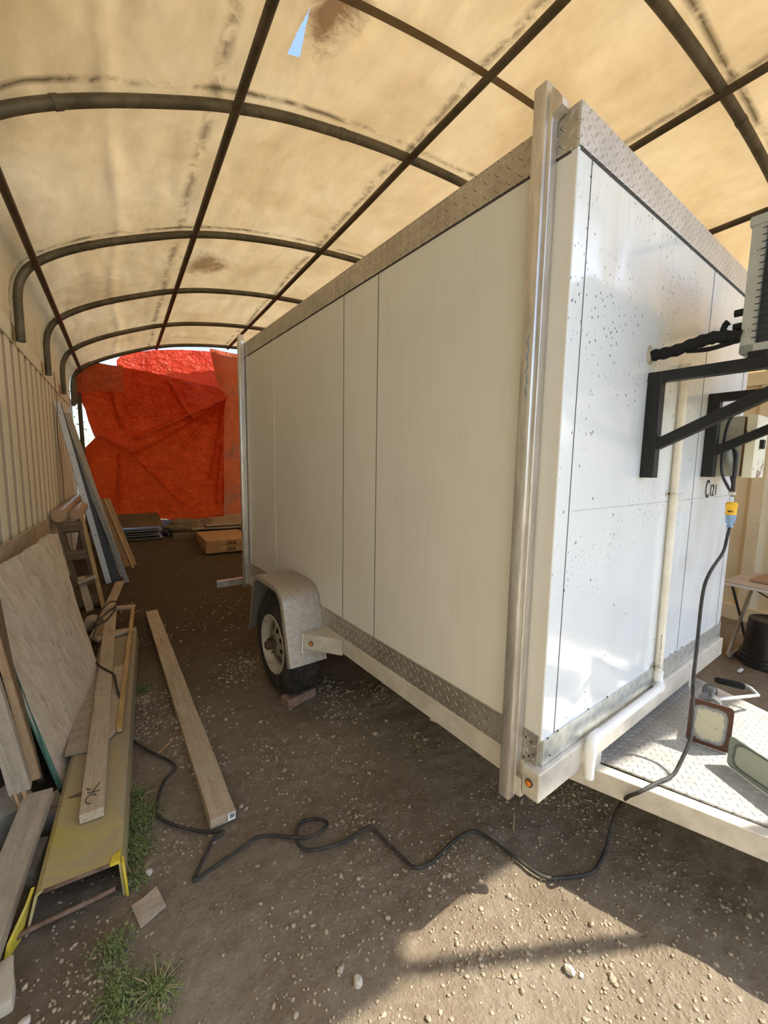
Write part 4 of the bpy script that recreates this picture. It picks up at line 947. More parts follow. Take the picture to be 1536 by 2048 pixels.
# ------------------------------------------------------------------ heap of timber and scrap on the left
def scrap():
    # yellow steel channel, flanges down
    A = (-.186, 1.632, 0.0); B = (-.062, 4.07, 0.0)
    mt, L = basis(A, B)
    ch = bpy.data.objects.new('steel_channel', None); COL.objects.link(ch); ch.matrix_world = mt; ORG[ch.name] = Vector((0, 0, 0))
    tag(ch, 'dusty yellow steel channel lying flanges down on the dirt under the marked board', 'steel channel')
    bm = BM(); w = .118; H = .142; n = 40
    def sec(x):
        f = max(0, 1-x/.12)
        o = [(w+.036, 0.0), (w+.004, H-.012), (w-.012, H), (-w+.012, H), (-w-.004, H-.012), (-w-.014, 0.0)]
        i_ = [(-w-.006, 0.0), (-w+.004, H-.016), (-w+.016, H-.008), (w-.016, H-.008), (w-.004, H-.016), (w+.028, 0.0)]
        return [(x-(.012*f if z < .05 else 0), y, z) for y, z in o+i_]
    rings = [[bm.verts.new(q) for q in sec(L*i/n)] for i in range(n+1)]
    for a, b in zip(rings, rings[1:]):
        for k in range(12): bm.faces.new((a[k], a[(k+1) % 12], b[(k+1) % 12], b[k]))
    for r_ in (rings[0][::-1], rings[-1]):
        for q4 in ((0, 1, 10, 11), (1, 2, 9, 10), (2, 3, 8, 9), (3, 4, 7, 8), (4, 5, 6, 7)): bm.faces.new([r_[q] for q in q4])
    build(bm, 'web', 'ysteel', ch)
    bm = BM(); prism(bm, [(-.012, w+.044, 0), (-.075, w+.070, -.012), (-.055, w+.058, .05), (-.01, w+.018, .12), (.03, w+.008, .139), (.03, w+.040, .02)], (0, .009, 0)); build(bm, 'torn_flange', 'ybright', ch, label='torn bright yellow left flange end')
    bm = BM(); prism(bm, [(.0, -w-.012, 0), (-.020, -w-.016, -.005), (-.024, -w-.014, .06), (-.004, -w-.006, .13), (.02, -w-.004, .135)], (0, -.008, 0)); build(bm, 'torn_flange', 'ybright', ch, label='bright yellow right flange end')
    bm = BM(); prism(bm, [(-.001, -w+.02, H+.002), (-.001, w-.02, H+.002), (-.001, w-.02, H-.010), (-.001, -w+.02, H-.010)], (-.004, 0, 0)); build(bm, 'cut_edge', 'rust', ch)
    bm = BM(); prism(bm, [(-.006, -w-.002, H+.003), (-.006, -w+.028, H+.003), (.025, -w+.024, H+.003), (.045, -w-.002, H+.003)], (0, 0, -.012)); build(bm, 'corner_lip', 'ybright', ch, label='bright yellow corner')
    # sheet on the channel
    bm = BM(); prism(bm, [(-.292, 2.375, .146), (-.165, 2.352, .146), (-.11, 3.25, .146), (-.255, 3.25, .146)], (0, 0, .010)); tag(build(bm, 'plywood_offcut', 'woodg'), 'dusty thin sheet on the yellow channel, half under the strand board', 'plywood')
    # marked board
    b = plank('board', (-.160, 1.878, .166), (-.128, 4.48, .170), .082, .034, 'wood', seed=2)
    tag(b, 'long dusty board lying on the yellow channel with CK hand-marked on its near end', 'board')
    bm = BM()
    def stroke(P):
        P = smoothpath([(x, y, .0185) for x, y in P], 4); tube(bm, P, .0016, 6)
    # letters read along the board's width, tops towards the far end
    stroke([(.085, -.010), (.098, -.002), (.100, .012), (.088, .022), (.070, .024), (.052, .018), (.046, .006)])
    stroke([(.150, .026), (.137, .020), (.138, .012)]); stroke([(.118, .022), (.112, .0), (.108, -.024)]); stroke([(.112, .004), (.140, -.010), (.160, -.020)])
    me = bpy.data.meshes.new('pencil_mark'); bm.to_mesh(me); bm.free(); me.materials.append(M['ink']); mo = bpy.data.objects.new('pencil_mark', me); COL.objects.link(mo); mo.parent = b; mo['label'] = 'black hand-drawn CK mark'
    # wooden frame with cross bars
    f = empty('wooden_frame', (0, 3.4, .15)); tag(f, 'narrow wooden lattice frame lying on the far end of the yellow channel', 'wooden frame')
    plank('rail', (.048, 4.54, .165), (-.068, 2.45, .165), .026, .03, 'woody', parent=f)
    plank('rail', (-.105, 4.52, .150), (-.118, 3.30, .150), .03, .012, 'wood', parent=f)
    plank('crossbar', (-.18, 4.60, .172), (.062, 4.56, .172), .075, .02, 'wood', parent=f)
    plank('crossbar', (-.22, 3.86, .158), (.028, 3.96, .162), .075, .02, 'wood', parent=f)
    bm = BM(); prism(bm, [(-.118, 2.40, .152), (-.085, 2.45, .152), (-.005, 3.28, .152), (-.10, 3.26, .152)], (0, 0, .014)); build(bm, 'panel', 'wood', f)
    # strip board beyond
    tag(plank('board', (-.245, 4.20, .05), (-.06, 6.05, .06), .09, .022, 'wood', seed=4), 'thin board on the ground running from the lattice frame to the metal profiles', 'board')
    # long plank on the dirt
    p = plank('plank', (.309, 1.735, .026), (.208, 4.72, .028), .104, .048, 'wood', seed=6)
    tag(p, 'thick grey brown plank lying alone on the dirt with a barcode sticker on its end', 'plank')
    bm = BM(); box(bm, (-.0075, -.050, -.012), (-.0062, -.018, .022)); me = bpy.data.meshes.new('sticker'); bm.to_mesh(me); bm.free(); me.materials.append(M['white']); so = bpy.data.objects.new('sticker', me); COL.objects.link(so); so.parent = p; so['label'] = 'white barcode sticker'
    bm = BM()
    for k in range(7): box(bm, (-.0084, -.045+k*.0031, -.002), (-.0074, -.0435+k*.0031+.0006*(k % 2), .018))
    me = bpy.data.meshes.new('barcode'); bm.to_mesh(me); bm.free(); me.materials.append(M['ink']); so2 = bpy.data.objects.new('barcode', me); COL.objects.link(so2); so2.parent = so
    # strand board leaning on the wall
    O = [(-0.298,2.289,0.050),(-0.407,2.399,0.410),(-0.513,2.541,0.772),(-0.600,2.655,1.066),(-0.586,2.651,1.028),(-0.555,2.871,1.025),(-0.496,3.319,1.033),(-0.447,3.725,1.054),(-0.420,3.869,1.034),(-0.375,3.741,0.853),(-0.311,3.553,0.593),(-0.245,3.420,0.350),(-0.194,3.317,0.161),(-0.190,3.215,0.109),(-0.238,2.915,0.128),(-0.275,2.701,0.149),(-0.284,2.533,0.107),(-0.285,2.387,0.053)]
    O.pop(4); nn = Vector((0.93694608, -0.12965425, 0.32453323)).normalized()
    def proj(p): p = Vector(p); return p-nn*((p-Vector(O[0])).dot(nn))
    # slight ragged edge
    ol = []; q = random.Random(2)
    for i in range(len(O)):
        a, b = Vector(O[i]), Vector(O[(i+1) % len(O)]); m = max(1, int((b-a).length/.05))
        for k in range(m): 
            pnt = a.lerp(b, k/m)
            if k and 3 < i: pnt += Vector((0, q.uniform(-.006, .006), q.uniform(-.006, .006)))
            ol.append(proj(pnt)+nn*.006)
    s = empty('strand_board', (-.4, 3.0, .04)); tag(s, 'large weathered strand board sheet leaning on the left wall with green painted edge', 'board sheet')
    build(prism(BM(), ol, -nn*.016), 'sheet', 'osb', s)
    e0, e1, e2, e3 = [proj(O[i]) for i in range(4)]
    out = (e0-e3).normalized().cross(nn).normalized(); out = out if out.dot(Vector((0, -1, 0))) > 0 else -out
    bm = BM(); a = [e0+nn*.004, e1+nn*.004, e2+nn*.004, e3+nn*.004]
    prism(bm, [p-nn*.0 for p in a]+[p-nn*.020 for p in a[::-1]], out*.006); build(bm, 'painted_edge', 'green', s, label='flaking green edge')
    # board top behind the sheet
    tag(plank('board', (-.592, 2.62, 1.0), (-.590, 4.9, .93), .20, .02, 'wood', up=(1, 0, 0), seed=9), 'dusty board edge showing behind the top of the leaning strand board', 'board')
    # dark sheet behind near corner
    bm = BM(); prism(bm, [(-.565, 2.78, 1.05), (-.545, 2.52, 1.02), (-.362, 2.24, .17), (-.372, 2.40, .02), (-.47, 2.75, .02)], (-.02, -.006, 0)); tag(build(bm, 'plywood_sheet', 'woodd'), 'dark plywood sheet in the shade between the strand board and the leaning timbers', 'plywood')
    t = plank('timber', (-.392, 2.03, .275), (-.500, 1.99, 1.15), .065, .038, 'woodg', up=(0, -1, .05), seed=11); tag(t, 'broken grey timber with splintered foot leaning upright at the left edge', 'timber')
    bm = BM()
    for y, hw, ln in ((-.024, .009, .012), (-.010, .012, .055), (.006, .010, .02), (.016, .008, .075), (.027, .006, .03)):
        prism(bm, [(.03, y-hw, .0195), (.03, y+hw, .0195), (-ln, y+.003, .010)], (0, 0, -.026))
    me = bpy.data.meshes.new('splinter'); bm.to_mesh(me); bm.free(); me.materials.append(M['woodo']); so = bpy.data.objects.new('splintered_end', me); COL.objects.link(so); so.parent = t; so['label'] = 'orange raw splintered end'
    tag(plank('lath', (-.373, 2.21, .19), (-.475, 2.22, .93), .026, .018, 'woodo', up=(0, -1, .1), seed=12), 'thin orange brown lath leaning between broken timber and dark sheet', 'lath')
    tag(plank('timber', (-.352, 2.10, .175), (-.432, 1.50, .075), .095, .045, 'woodg', seed=13), 'grey timber lying over rubble at the left edge, under the broken one', 'timber')
    # rubble
    def chunk(name, c, s, rz, mat, lab, cat, tilt=0.15):
        bm = BM(); box(bm, (-s[0]/2, -s[1]/2, 0), (s[0]/2, s[1]/2, s[2]), .008)
        bmesh.ops.subdivide_edges(bm, edges=bm.edges[:], cuts=2, use_grid_fill=True)
        for v in bm.verts: v.co += Vector((noise.noise(v.co*14+Vector(c)), noise.noise(v.co*14+Vector((5, 1, 2))+Vector(c)), noise.noise(v.co*14+Vector((9, 8, 2)))))*.012
        bmesh.ops.transform(bm, matrix=Matrix.Translation(c) @ Matrix.Rotation(rz, 4, 'Z') @ Matrix.Rotation(tilt, 4, 'X'), verts=bm.verts)
        return tag(build(bm, name, mat, smooth=True, ang=35), lab, cat)
    chunk('concrete_block', (-.345, 2.165, -.01), (.12, .13, .095), .3, 'block', 'mossy concrete lump beside the tip of the strand board', 'concrete lump')
    chunk('concrete_block', (-.385, 1.935, -.02), (.11, .16, .07), -.2, 'block', 'flat concrete lump left of the yellow channel, between timbers', 'concrete lump', .05)
    chunk('concrete_block', (-.475, 2.22, .0), (.14, .18, .14), .5, 'block', 'grey concrete lump in the dark corner under the leaning timbers', 'concrete lump')
    chunk('plaster_block', (-.385, 1.475, -.015), (.085, .13, .055), .15, 'plaster', 'pale square block at the left edge of the bottom corner', 'block', .05)
    tag(build(tube(BM(), smoothpath([(-.47, 1.70, .02), (-.42, 1.625, .025), (-.375, 1.615, .030), (-.31, 1.620, .035), (-.17, 1.612, .045), (-.085, 1.612, .050)], 5), .0085, 10), 'rusty_rod', 'rust', smooth=True), 'bent rusty bar lying across the near end of the yellow channel', 'metal bar')
    tag(build(tube(BM(), [(-.42, 2.11, .105), (-.30, 2.08, .12), (-.20, 2.055, .152)], .0075, 8), 'rusty_rod', 'rust', smooth=True), 'thin rusty rod bridging rubble and the yellow channel', 'metal bar')
    bm = BM(); prism(bm, [(-.040, 1.548, .006), (-.016, 1.456, .004), (.064, 1.490, .004), (.040, 1.575, .012), (.0, 1.552, .012)], (0, 0, .009)); tag(build(bm, 'wood_chip', 'woodg'), 'flat square wood chip on the dirt in front of the yellow channel', 'wood scrap')
    tag(plank('wood_sliver', (.085, 2.36, .008), (.175, 2.44, .014), .010, .006, 'woodo', rough=False), 'small orange wood sliver on the dirt left of the long plank', 'wood scrap')
    tag(plank('wood_sliver', (1.375, 1.04, .006), (1.44, 1.09, .008), .007, .004, 'straw', rough=False), 'pale straw-like sliver on the dirt under the trailer corner', 'wood scrap')
    q = random.Random(8)
    bm = BM()
    def twig(p, d, L, r, dep):
        e = p+d*L; tube(bm, [p, p.lerp(e, .5)+Vector((q.uniform(-.004, .004), q.uniform(-.004, .004), 0)), e], [r, r*.8, r*.5], 5)
        if dep:
            for s in (-1, 1):
                for _ in range(1+(dep > 2)):
                    dd = (Matrix.Rotation(s*q.uniform(.3, .8), 3, Vector((q.uniform(-.3, .3), -1, q.uniform(-.3, .3))).normalized()) @ d).normalized(); twig(e if q.random() < .7 else p.lerp(e, .6), dd, L*q.uniform(.6, .85), r*.65, dep-1)
    twig(Vector((.062, 2.86, .0)), Vector((-.1, .1, 1)).normalized(), .045, .0022, 4)
    tag(build(bm, 'dry_twig', 'straw'), 'pale dry branching twig beside the long plank', 'twig')
scrap()

# ------------------------------------------------------------------ pallets, tubes and metal profiles further along the wall
def pallet(name_lab, x, y, tilt, group=None):
    p = empty('pallet', (x, y, 0.0)); tag(p, name_lab, 'pallet')
    def T(a, b, c): return Vector((x, y, 0)) + Vector((a+tilt*(0.95-c), b, c))
    for k, xx in enumerate((.0, .165)):
        plank('stringer', T(xx, 0, .0+.02), T(xx, 0, .93), .045, .09, 'woodd', up=(0, -1, 0), parent=p, seed=k)
    for k, zz in enumerate((.90, .60, .32, .10)):
        plank('deck_board', T(-.02, -.055, zz), T(.19, -.055, zz+.01), .10, .02, 'woodd', up=(0, -1, 0), parent=p, seed=k+5)
        plank('deck_board', T(-.02, .055, zz-.03), T(.19, .055, zz-.02), .10, .02, 'woodd', up=(0, -1, 0), parent=p, seed=k+9)
    return p
def wall_side():
    pallet('grey broken pallet standing against the left wall behind the strand board', -.545, 5.30, .15)
    pallet('second pallet standing in shade against the wall under the wrapped tubes', -.56, 7.3, .10)
    tag(plank('batten', (-.205, 5.05, .03), (-.365, 5.32, 1.06), .035, .022, 'woody', up=(0, -1, 0), seed=3), 'yellow pine batten leaning against the broken pallet', 'batten')
    tag(plank('batten', (-.30, 4.72, .14), (-.38, 5.05, .40), .06, .03, 'woodg', up=(0, -1, .3), seed=4), 'short grey batten stub at the foot of the broken pallet', 'batten')
    tag(plank('batten', (-.40, 4.95, .375), (-.25, 4.98, .42), .07, .018, 'profb', up=(0, 0, 1), seed=4), 'pale chipped batten lying across the stub by the strand board', 'batten')
    bm = BM(); rock(bm, (-.275, 4.55, .07), .085, 3, 2, 1.0); tag(build(bm, 'stone_lump', 'stone'), 'grey stone lump between the strand board and lattice frame', 'stone')
    for k, (x, r, y0, lab) in enumerate(((-.535, .066, 5.20, 'plastic-wrapped cardboard tube nearest the wall on the pallets'), (-.405, .058, 5.30, 'plastic-wrapped cardboard tube on the aisle side on the pallets'))):
        t = empty('wrapped_tube', (x, 6.5, .96)); tag(t, lab, 'tube')
        pts = [(x+.004*sin(i*1.7), y0+i*.24, 1.02+.003*cos(i*2.3)) for i in range(12)]
        build(tube(BM(), pts, [r*(1+.05*sin(i*2.1+k)) for i in range(12)], 20), 'wrap', 'tube', t, smooth=True)
        build(tube(BM(), [(x, y0-.012, 1.02), (x, y0+.05, 1.02)], [r*.8, r*1.04], 20), 'end_cap', 'tape', t, smooth=True)
    # metal profiles: (foot, top, width, thick, mat, label)
    prof = [((-.185, 6.16, .03), (-.590, 6.30, 2.28), .060, .03, 'profl', 'bright light grey metal profile, leftmost foot of the leaning bundle'),
            ((-.120, 6.20, .03), (-.588, 6.42, 2.26), .060, .03, 'profd', 'dark metal profile just right of the bright one in the leaning bundle'),
            ((-.075, 6.22, .03), (-.588, 6.62, 2.16), .055, .03, 'profd', 'dark metal profile in the middle of the leaning bundle'),
            ((-.035, 6.40, .03), (-.560, 6.95, 2.20), .095, .04, 'profb', 'wide beige profile at the back of the leaning bundle'),
            ((.015, 6.08, .03), (-.560, 6.55, 2.05), .050, .03, 'profg', 'grey drilled profile, rightmost foot of the leaning bundle')]
    for k, (a, b, w, t, m, lab) in enumerate(prof):
        mt, L = basis(a, b, (.2, -1, 0)); r = bpy.data.objects.new('metal_profile', None); COL.objects.link(r); r.matrix_world = mt; ORG[r.name] = Vector((0, 0, 0)); tag(r, lab, 'metal profile')
        bm = BM(); u_ = [(-w/2, -t/2), (-w/2, t/2), (w/2, t/2), (w/2, -t/2), (w/2-.004, -t/2), (w/2-.004, t/2-.004), (-w/2+.004, t/2-.004), (-w/2+.004, -t/2)]
        prism(bm, [(0, y, z) for y, z in u_], (L, 0, 0)); build(bm, 'channel', m, r)
        for i in range(5):
            x = L*(.06+.22*i); build(cyl(BM(), (x, 0, t/2), (x, 0, t/2+.0015), .006, n=10), 'bolt_hole', 'ink', r)
    p = empty('plywood_strip', (0, 6.8, .08)); tag(p, 'orange brown plywood strip leaning beside the metal profiles', 'plywood')
    plank('panel', (.065, 6.80, .075), (-.225, 7.12, 1.04), .20, .018, 'ply', up=(.6, -.8, 0), parent=p)
    plank('edge_lath', (.090, 6.70, .075), (-.205, 7.02, 1.04), .03, .03, 'woodo', up=(.6, -.8, 0), parent=p)
    tag(build(tube(BM(), smoothpath([(-.585, 6.20, 2.60), (-.578, 6.20, 2.2), (-.592, 6.22, 1.9), (-.580, 6.23, 1.5), (-.582, 6.24, 1.1)], 6), .004, 6), 'wire', 'rust', smooth=True), 'thin rusty wire hanging down the left wall behind the profiles', 'wire')
wall_side()

def far_end():
    gy = .19
    for k in range(6):
        z = .27+k*.042 if k < 5 else 0
        bm = BM(); sag = [0, .012, -.006, .008, 0][k % 5]
        if k < 5:
            x0, x1, y0, y1 = -.05+.012*(k % 2), .575-.02*(k % 3), 7.98+.02*(k % 2), 8.40
            prism(bm, [(x0, y0, z), (x1, y0, z+sag*.3), (x1, y1, z+.01), (x0, y1, z)], (0, 0, .010)); lab = 'ribbed sheet in the low stack under the orange tarp, layer %s' % ['at the bottom', 'second from the ground', 'in the middle', 'fourth from the ground', 'just below the top one'][k]
            tag(build(bm, 'ribbed_sheet', 'profb' if k % 2 else 'profg'), lab, 'sheet', 'sheets stacked under the orange tarp')
        else:
            n = 40; x0, x1 = -.075, .580; pts = [(x0+(x1-x0)*i/n, .006*(1 if (i//1) % 2 else -1)) for i in range(n+1)]
            a = [bm.verts.new((x+0.02, 7.98, .475+h)) for x, h in pts]; b = [bm.verts.new((x-.03, 8.40, .665+h)) for x, h in pts]
            for i in range(n): bm.faces.new((a[i], a[i+1], b[i+1], b[i]))
            bmesh.ops.solidify(bm, geom=bm.faces[:], thickness=.006)
            tag(build(bm, 'ribbed_sheet', 'cardd'), 'tan ribbed sheet tilted on top of the low stack under the tarp', 'sheet', 'sheets stacked under the orange tarp')
    tag(plank('bearer', (.0, 8.36, .225), (.55, 8.36, .23), .05, .07, 'woodd'), 'dark bearer under the back of the ribbed sheet stack', 'bearer')
    tag(plank('bearer', (.02, 8.06, .225), (.54, 8.05, .23), .05, .07, 'woodd', seed=3), 'dark bearer under the front of the ribbed sheet stack', 'bearer')
    def heap(c, r, mat, name, lab, cat, sx, sz, seed):
        bm = BM(); bmesh.ops.create_icosphere(bm, subdivisions=4, radius=1.0)
        for v in bm.verts:
            p = v.co.copy(); f = 1+.28*noise.noise(p*1.6+Vector((seed, 0, 0)))+.13*noise.noise(p*4+Vector((0, seed, 0)))+.06*abs(noise.noise(p*9))
            v.co = Vector((p.x*sx, p.y, max(-.55, p.z)*sz))*f*r+Vector(c)
        tag(build(bm, name, mat, smooth=True, ang=180), lab, cat)
    heap((.98, 8.25, .40), .17, 'burlap', 'burlap_bundle', 'brown crumpled burlap bundle under the hem of the orange tarp', 'cloth bundle', 1.9, .95, 2)
    heap((.70, 8.18, .30), .10, 'film', 'plastic_bundle', 'small black plastic bundle right of the ribbed sheet stack', 'plastic', 1.0, 1.0, 6)
    heap((1.35, 8.32, .42), .12, 'burlap', 'burlap_bundle', 'smaller burlap bundle between the large one and the flat cardboard', 'cloth bundle', 1.5, .9, 9)
    tag(plank('timber', (.74, 8.02, .28), (2.35, 7.98, .26), .06, .10, 'woodd', seed=5), 'long dark timber lying on the ground below the tarp hem', 'timber')
    tag(plank('timber', (1.05, 8.10, .375), (2.35, 8.06, .365), .14, .03, 'woodg', seed=7), 'grey board lying on top of the long dark timber', 'timber')
    for k, (a, w, rz, lab) in enumerate((((1.72, 8.22, .44), .62, .12, 'flat brown cardboard sheet at the far end, lower of two'), ((1.98, 8.26, .475), .58, -.15, 'flat brown cardboard sheet at the far end, upper of two'))):
        bm = BM(); m_ = Matrix.Translation(a) @ Matrix.Rotation(rz, 4, 'Z') @ Matrix.Rotation(R(24), 4, 'X'); box(bm, (-w/2, -.18, -.006), (w/2, .22, .006), .002, m_)
        tag(build(bm, 'cardboard_sheet', 'cardd'), lab, 'cardboard', 'flattened cardboard at the far end')
    tag(plank('board', (1.30, 8.10, .42), (2.1, 8.14, .42), .20, .02, 'woodg', seed=9), 'dusty board under the flat cardboard at the far end', 'board')
    # two flat cardboard boxes
    b0 = (1.10, 6.90)
    tag(build(box(BM(), (1.17, 6.98, .075), (1.80, 7.85, .130), .004), 'shadow_board', 'film'), 'low board under the two flat boxes, coloured black for their shadow', 'pallet')  # support board coloured black as the shadow under the boxes
    for k, lab in enumerate(('lower flat cardboard box behind the trailer', 'upper flat cardboard box behind the trailer')):
        z = .132+k*.102; dx = .006*k
        b = empty('cardboard_box', (1.45, 7.4, z)); tag(b, lab, 'box', 'flat cardboard boxes behind the trailer')
        build(box(BM(), (1.10+dx, 6.90, z), (1.82+dx, 7.95, z+.100), .004), 'carton', 'card', b)
        build(box(BM(), (1.30+dx, 6.896, z+.04), (1.42+dx, 7.954, z+.1012)), 'tape', 'tape', b, label='packing tape')
        bm = BM()
        for i in range(3):
            for j in range(3): box(bm, (1.40+.055*i+dx, 6.8975, z+.022+j*.020), (1.445+.055*i+dx, 6.899, z+.034+j*.020))
        build(bm, 'printed_marks', 'ink', b, label='rows of dark printed marks')
far_end()

# ------------------------------------------------------------------ right side: table, bucket
def right_side():
    t = empty('folding_table', (4.55, .7, 0)); tag(t, 'pale folding table with crossed metal legs against the right wall', 'table')
    build(box(BM(), (4.255, .15, .640), (4.87, 1.275, .655), .003), 'table_top', 'ptop', t)
    build(box(BM(), (4.250, .145, .622), (4.875, 1.28, .641), .004), 'table_edge', 'pedge', t, label='white table edge')
    for y in (1.20, .22):
        build(tube(BM(), [(4.82, y, .62), (4.55, y, .32), (4.30, y, .01)], .014, 10), 'leg', 'tleg', t)
        build(tube(BM(), [(4.29, y+.015, .62), (4.55, y+.015, .32), (4.80, y+.015, .01)], .010, 10), 'leg', 'profd', t)
    build(box(BM(), (4.28, 1.17, .0), (4.80, 1.20, .03), .004), 'foot_bar', 'tleg', t)
    build(tube(BM(), [(4.50, 1.20, .62), (4.52, .70, .35)], .007, 8), 'brace', 'profd', t)
    build(tube(BM(), [(4.40, .25, .62), (4.42, .75, .35)], .007, 8), 'brace', 'profd', t)
    tag(build(box(BM(), (4.42, .30, .657), (4.82, 1.14, .676), .003), 'brown_panel', 'brownb'), 'brown flat panel lying on the folding table', 'panel')
    b = empty('bucket', (4.41, .965, 0)); tag(b, 'upturned black plastic bucket on the dirt by the trailer tongue deck', 'bucket')
    c = (4.41, .965, 0.0)
    build((lambda bm: (lathe(bm, [(.182, .0), (.186, .004), (.180, .05), (.168, .10), (.150, .365), (.144, .378), (.134, .372), (.0, .368)], c, 'z', 48), bm)[1])(BM()), 'body', 'bucket', b, smooth=True)
    for z in (.012, .045, .082): build((lambda bm: (lathe(bm, [(.178, z-.006), (.193-.08*z, z-.005), (.196-.08*z, z), (.193-.08*z, z+.005), (.172, z+.006)], c, 'z', 48), bm)[1])(BM()), 'rim_ring', 'bucket', b, smooth=True)
    tag(build(box(BM(), (4.02, 1.03, .003), (4.10, 1.05, .018), .003, None), 'paper_scrap', 'white'), 'small white paper scrap on the dirt beside the bucket', 'paper')
    # added pole, unseen, set to cast the thin shadow across the sunlit dirt
    tag(build(tube(BM(), [(3.02, -.26, -.05), (3.165, -.43, 2.3), (3.24, -.535, 3.62)], .026, 12), 'shadow_pole', 'pipe', smooth=True), 'added steel pole out of view, casting a thin shadow line on the sunlit dirt', 'pole')
right_side()

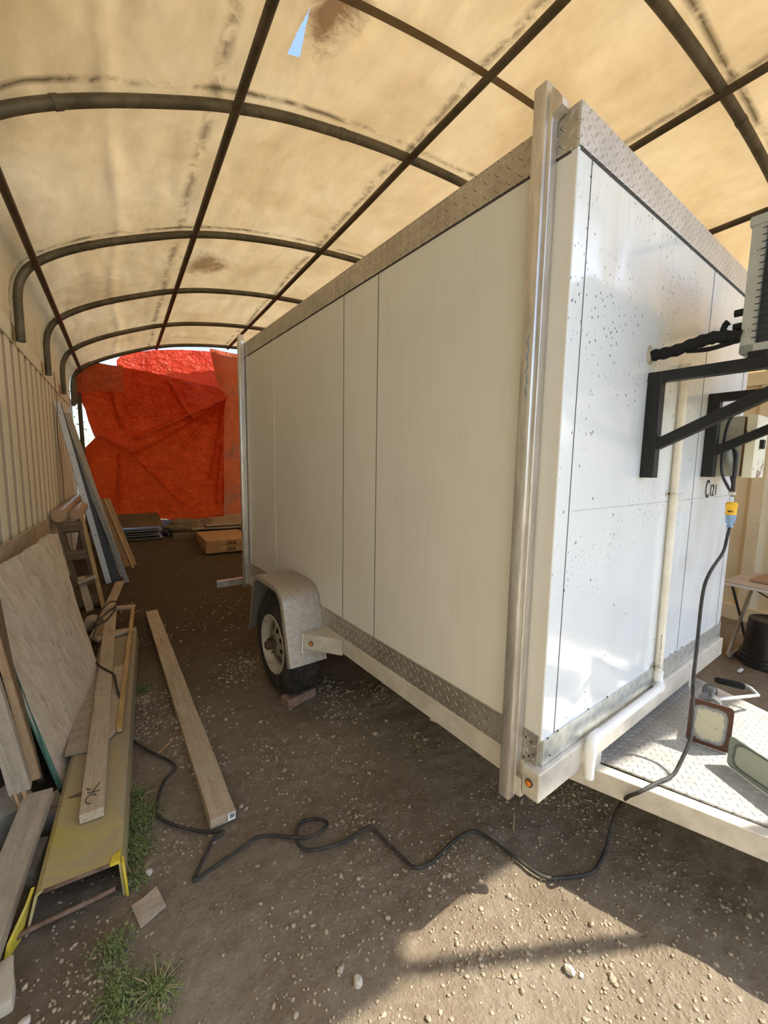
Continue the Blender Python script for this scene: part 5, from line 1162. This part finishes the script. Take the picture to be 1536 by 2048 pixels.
# ------------------------------------------------------------------ bricks, stones, gravel, weeds
def ground_bits():
    b = empty('brick', (.94, 2.455, 0)); 
    bpy.data.objects.remove(b)
    mt, L = basis((.835, 2.455, .028), (1.050, 2.505, .030)); bm = BM(); box(bm, (0, -.05, -.032), (L*.45, .045, .034), .006, mt); box(bm, (L*.40, -.045, -.032), (L, .05, .028), .008, mt)
    tag(build(bm, 'brick', 'brick'), 'old reddish brick chocked against the trailer wheel', 'brick')
    st = [((1.127, .612), .017, 'stonew', 'pale pointed stone, largest in the sunlit gravel'), ((1.150, .588), .010, 'stonew', 'small pale stone beside the largest one in the sun'), ((.718, 1.046), .009, 'stone', 'brown stone on shaded dirt left of the sunlit patch'), ((.537, .935), .017, 'stonew', 'rounded pale stone on the left rim of the sunlit patch'), ((1.151, .876), .010, 'stone', 'dark stone near the upper tip of the sunlit patch'), ((.505, .99), .011, 'stone', 'brown stone behind the pale one left of the sun patch'), ((.40, 1.80), .013, 'stone', 'brown stone beside the barcode end of the long plank'), ((.415, 1.775), .010, 'stone', 'smaller stone touching the brown one by the plank end'), ((-.30, 1.36), .014, 'stonew', 'white pebble at the left in front of the pale block'), ((.30, 2.02), .008, 'stonew', 'pale pebble right of the long plank'), ((.02, 1.66), .014, 'stonew', 'pale chip among the weeds by the yellow channel'), ((1.86, .90), .009, 'stonew', 'white chip on dark dirt under the trailer tongue'), ((.86, 2.42), .011, 'stone', 'brown lump on the dirt beside the wheel brick')]
    for i, ((x, y), r, m, lab) in enumerate(st):
        bm = BM(); rock(bm, (x, y, ghei(x, y)+r*.35), r, i*3.1, 2, .75); tag(build(bm, 'stone', m), lab, 'stone')
    # gravel: countless crumbs
    q = random.Random(21)
    bm = BM(); unit = bmesh.new(); bmesh.ops.create_icosphere(unit, subdivisions=1, radius=1.0); V = [v.co.copy() for v in unit.verts]; Fc = [[v.index for v in f.verts] for f in unit.faces]; unit.free()
    def crumb(x, y, r):
        z = ghei(x, y)+r*.3; s = (q.uniform(.7, 1.3), q.uniform(.7, 1.3), q.uniform(.5, .9)); a = q.uniform(0, 6.28); ca, sa = cos(a), sin(a); vs = []
        for v in V:
            f = r*(1+q.uniform(-.22, .22)); px, py, pz = v.x*s[0]*f, v.y*s[1]*f, v.z*s[2]*f; vs.append(bm.verts.new((x+px*ca-py*sa, y+px*sa+py*ca, z+pz)))
        for f in Fc: bm.faces.new([vs[i] for i in f])
    n = 0
    clus = [(q.uniform(-.2, 2.2), q.uniform(.4, 3.2)) for _ in range(46)]
    while n < 9500:
        if q.random() < .55:
            cx, cy = q.choice(clus); x, y = q.gauss(cx, .07), q.gauss(cy, .09)
        elif q.random() < .6: x, y = q.uniform(.3, 1.9), q.uniform(.15, 1.3)
        else: x, y = q.uniform(-.5, 3.2), q.uniform(.3, 5.0)
        d = math.hypot(x, y); r = min(.012, abs(q.gauss(.0, .0028))+.0013) * (1 if d < 2.2 else 1.5)
        crumb(x, y, r); n += 1
    tag(build(bm, 'gravel', 'gravel', smooth=False), 'loose grey brown crumbs of dirt and gravel scattered over the ground', 'gravel', kind='stuff')
    bm = BM()
    for _ in range(1300):
        if q.random() < .75: x, y = q.uniform(-.2, 2.6), 3.2+q.random()**.7*5
        else: x, y = q.uniform(-.45, .5), q.uniform(1.2, 3.4)
        crumb_r = abs(q.gauss(0, .003))+.002; r = crumb_r*(1.3 if y > 3.4 else .7)
        z = ghei(x, y)+r*.2; a = q.uniform(0, 6.28); u = Vector((cos(a), sin(a), q.uniform(-.2, .2)))*r*1.4; w = Vector((-sin(a), cos(a), q.uniform(-.2, .2)))*r*.8; c = Vector((x, y, z+.002))
        top = [bm.verts.new(c+p) for p in (-u, w, u, -w)]; bot = [bm.verts.new(c+p-Vector((0, 0, .004))) for p in (-u, w, u, -w)]
        bm.faces.new(top); 
        for i in range(4): bm.faces.new((top[i], bot[i], bot[(i+1) % 4], top[(i+1) % 4]))
    tag(build(bm, 'litter_chips', 'chips'), 'pale chips and flakes strewn over the dark ground along the aisle', 'debris', kind='stuff')
    # weeds
    wd = [((-.005, 2.10), .055, 90, 'green weed tuft right of the yellow channel, farthest of that row'), ((.0, 1.96), .075, 170, 'largest green weed tuft beside the yellow channel'), ((-.02, 1.80), .055, 110, 'green weed tuft beside the torn end of the yellow channel'), ((-.02, 1.66), .035, 60, 'small weed sprig in front of the yellow channel end'), ((-.085, 1.42), .05, 50, 'sparse weed patch in the open dirt below the wood chip'), ((-.075, 1.27), .055, 120, 'green weed tuft at the bottom left of the picture'), ((.02, 1.235), .05, 110, 'green weed tuft at the bottom, right of its twin'), ((.07, 3.15), .05, 40, 'low sparse weeds between the channel and long plank')]
    for i, ((x, y), r, n, lab) in enumerate(wd):
        w = empty('weed_tuft', (x, y, 0)); tag(w, lab, 'weed'); bm = BM()
        for k in range(n*9):
            a = q.uniform(0, 6.28); d = abs(q.gauss(0, r*.7)); c = Vector((x+d*cos(a), y+d*sin(a)*1.3, ghei(x, y)+q.uniform(.002, .035)*(1-min(.8, d/r/2)))); s = q.uniform(.0035, .0085); b_ = q.uniform(0, 6.28)
            u = Vector((cos(b_), sin(b_), q.uniform(-.2, .8)))*s; v = Vector((-sin(b_), cos(b_), q.uniform(-.3, .3)))*s*.42
            bm.faces.new([bm.verts.new(c+p) for p in (-u, v, u, -v)])
        o = build(bm, 'leaves', 'leaf', w); o['kind'] = 'stuff'
        bm = BM()
        for k in range(max(8, n//3)):
            a = q.uniform(0, 6.28); d = q.uniform(0, r*.5); L = q.uniform(.02, .065); p0 = Vector((x+d*cos(a), y+d*sin(a), ghei(x, y)-.002)); p1 = p0+Vector((cos(a)*L*.5, sin(a)*L*.5, L*.55)); p2 = p1+Vector((cos(a)*L*.6, sin(a)*L*.6, L*.05))
            tube(bm, [p0, p1, p2], [.0013, .0010, .0004], 4)
        o = build(bm, 'stems', 'leaf' if i % 3 else 'straw', w); o['kind'] = 'stuff'
ground_bits()
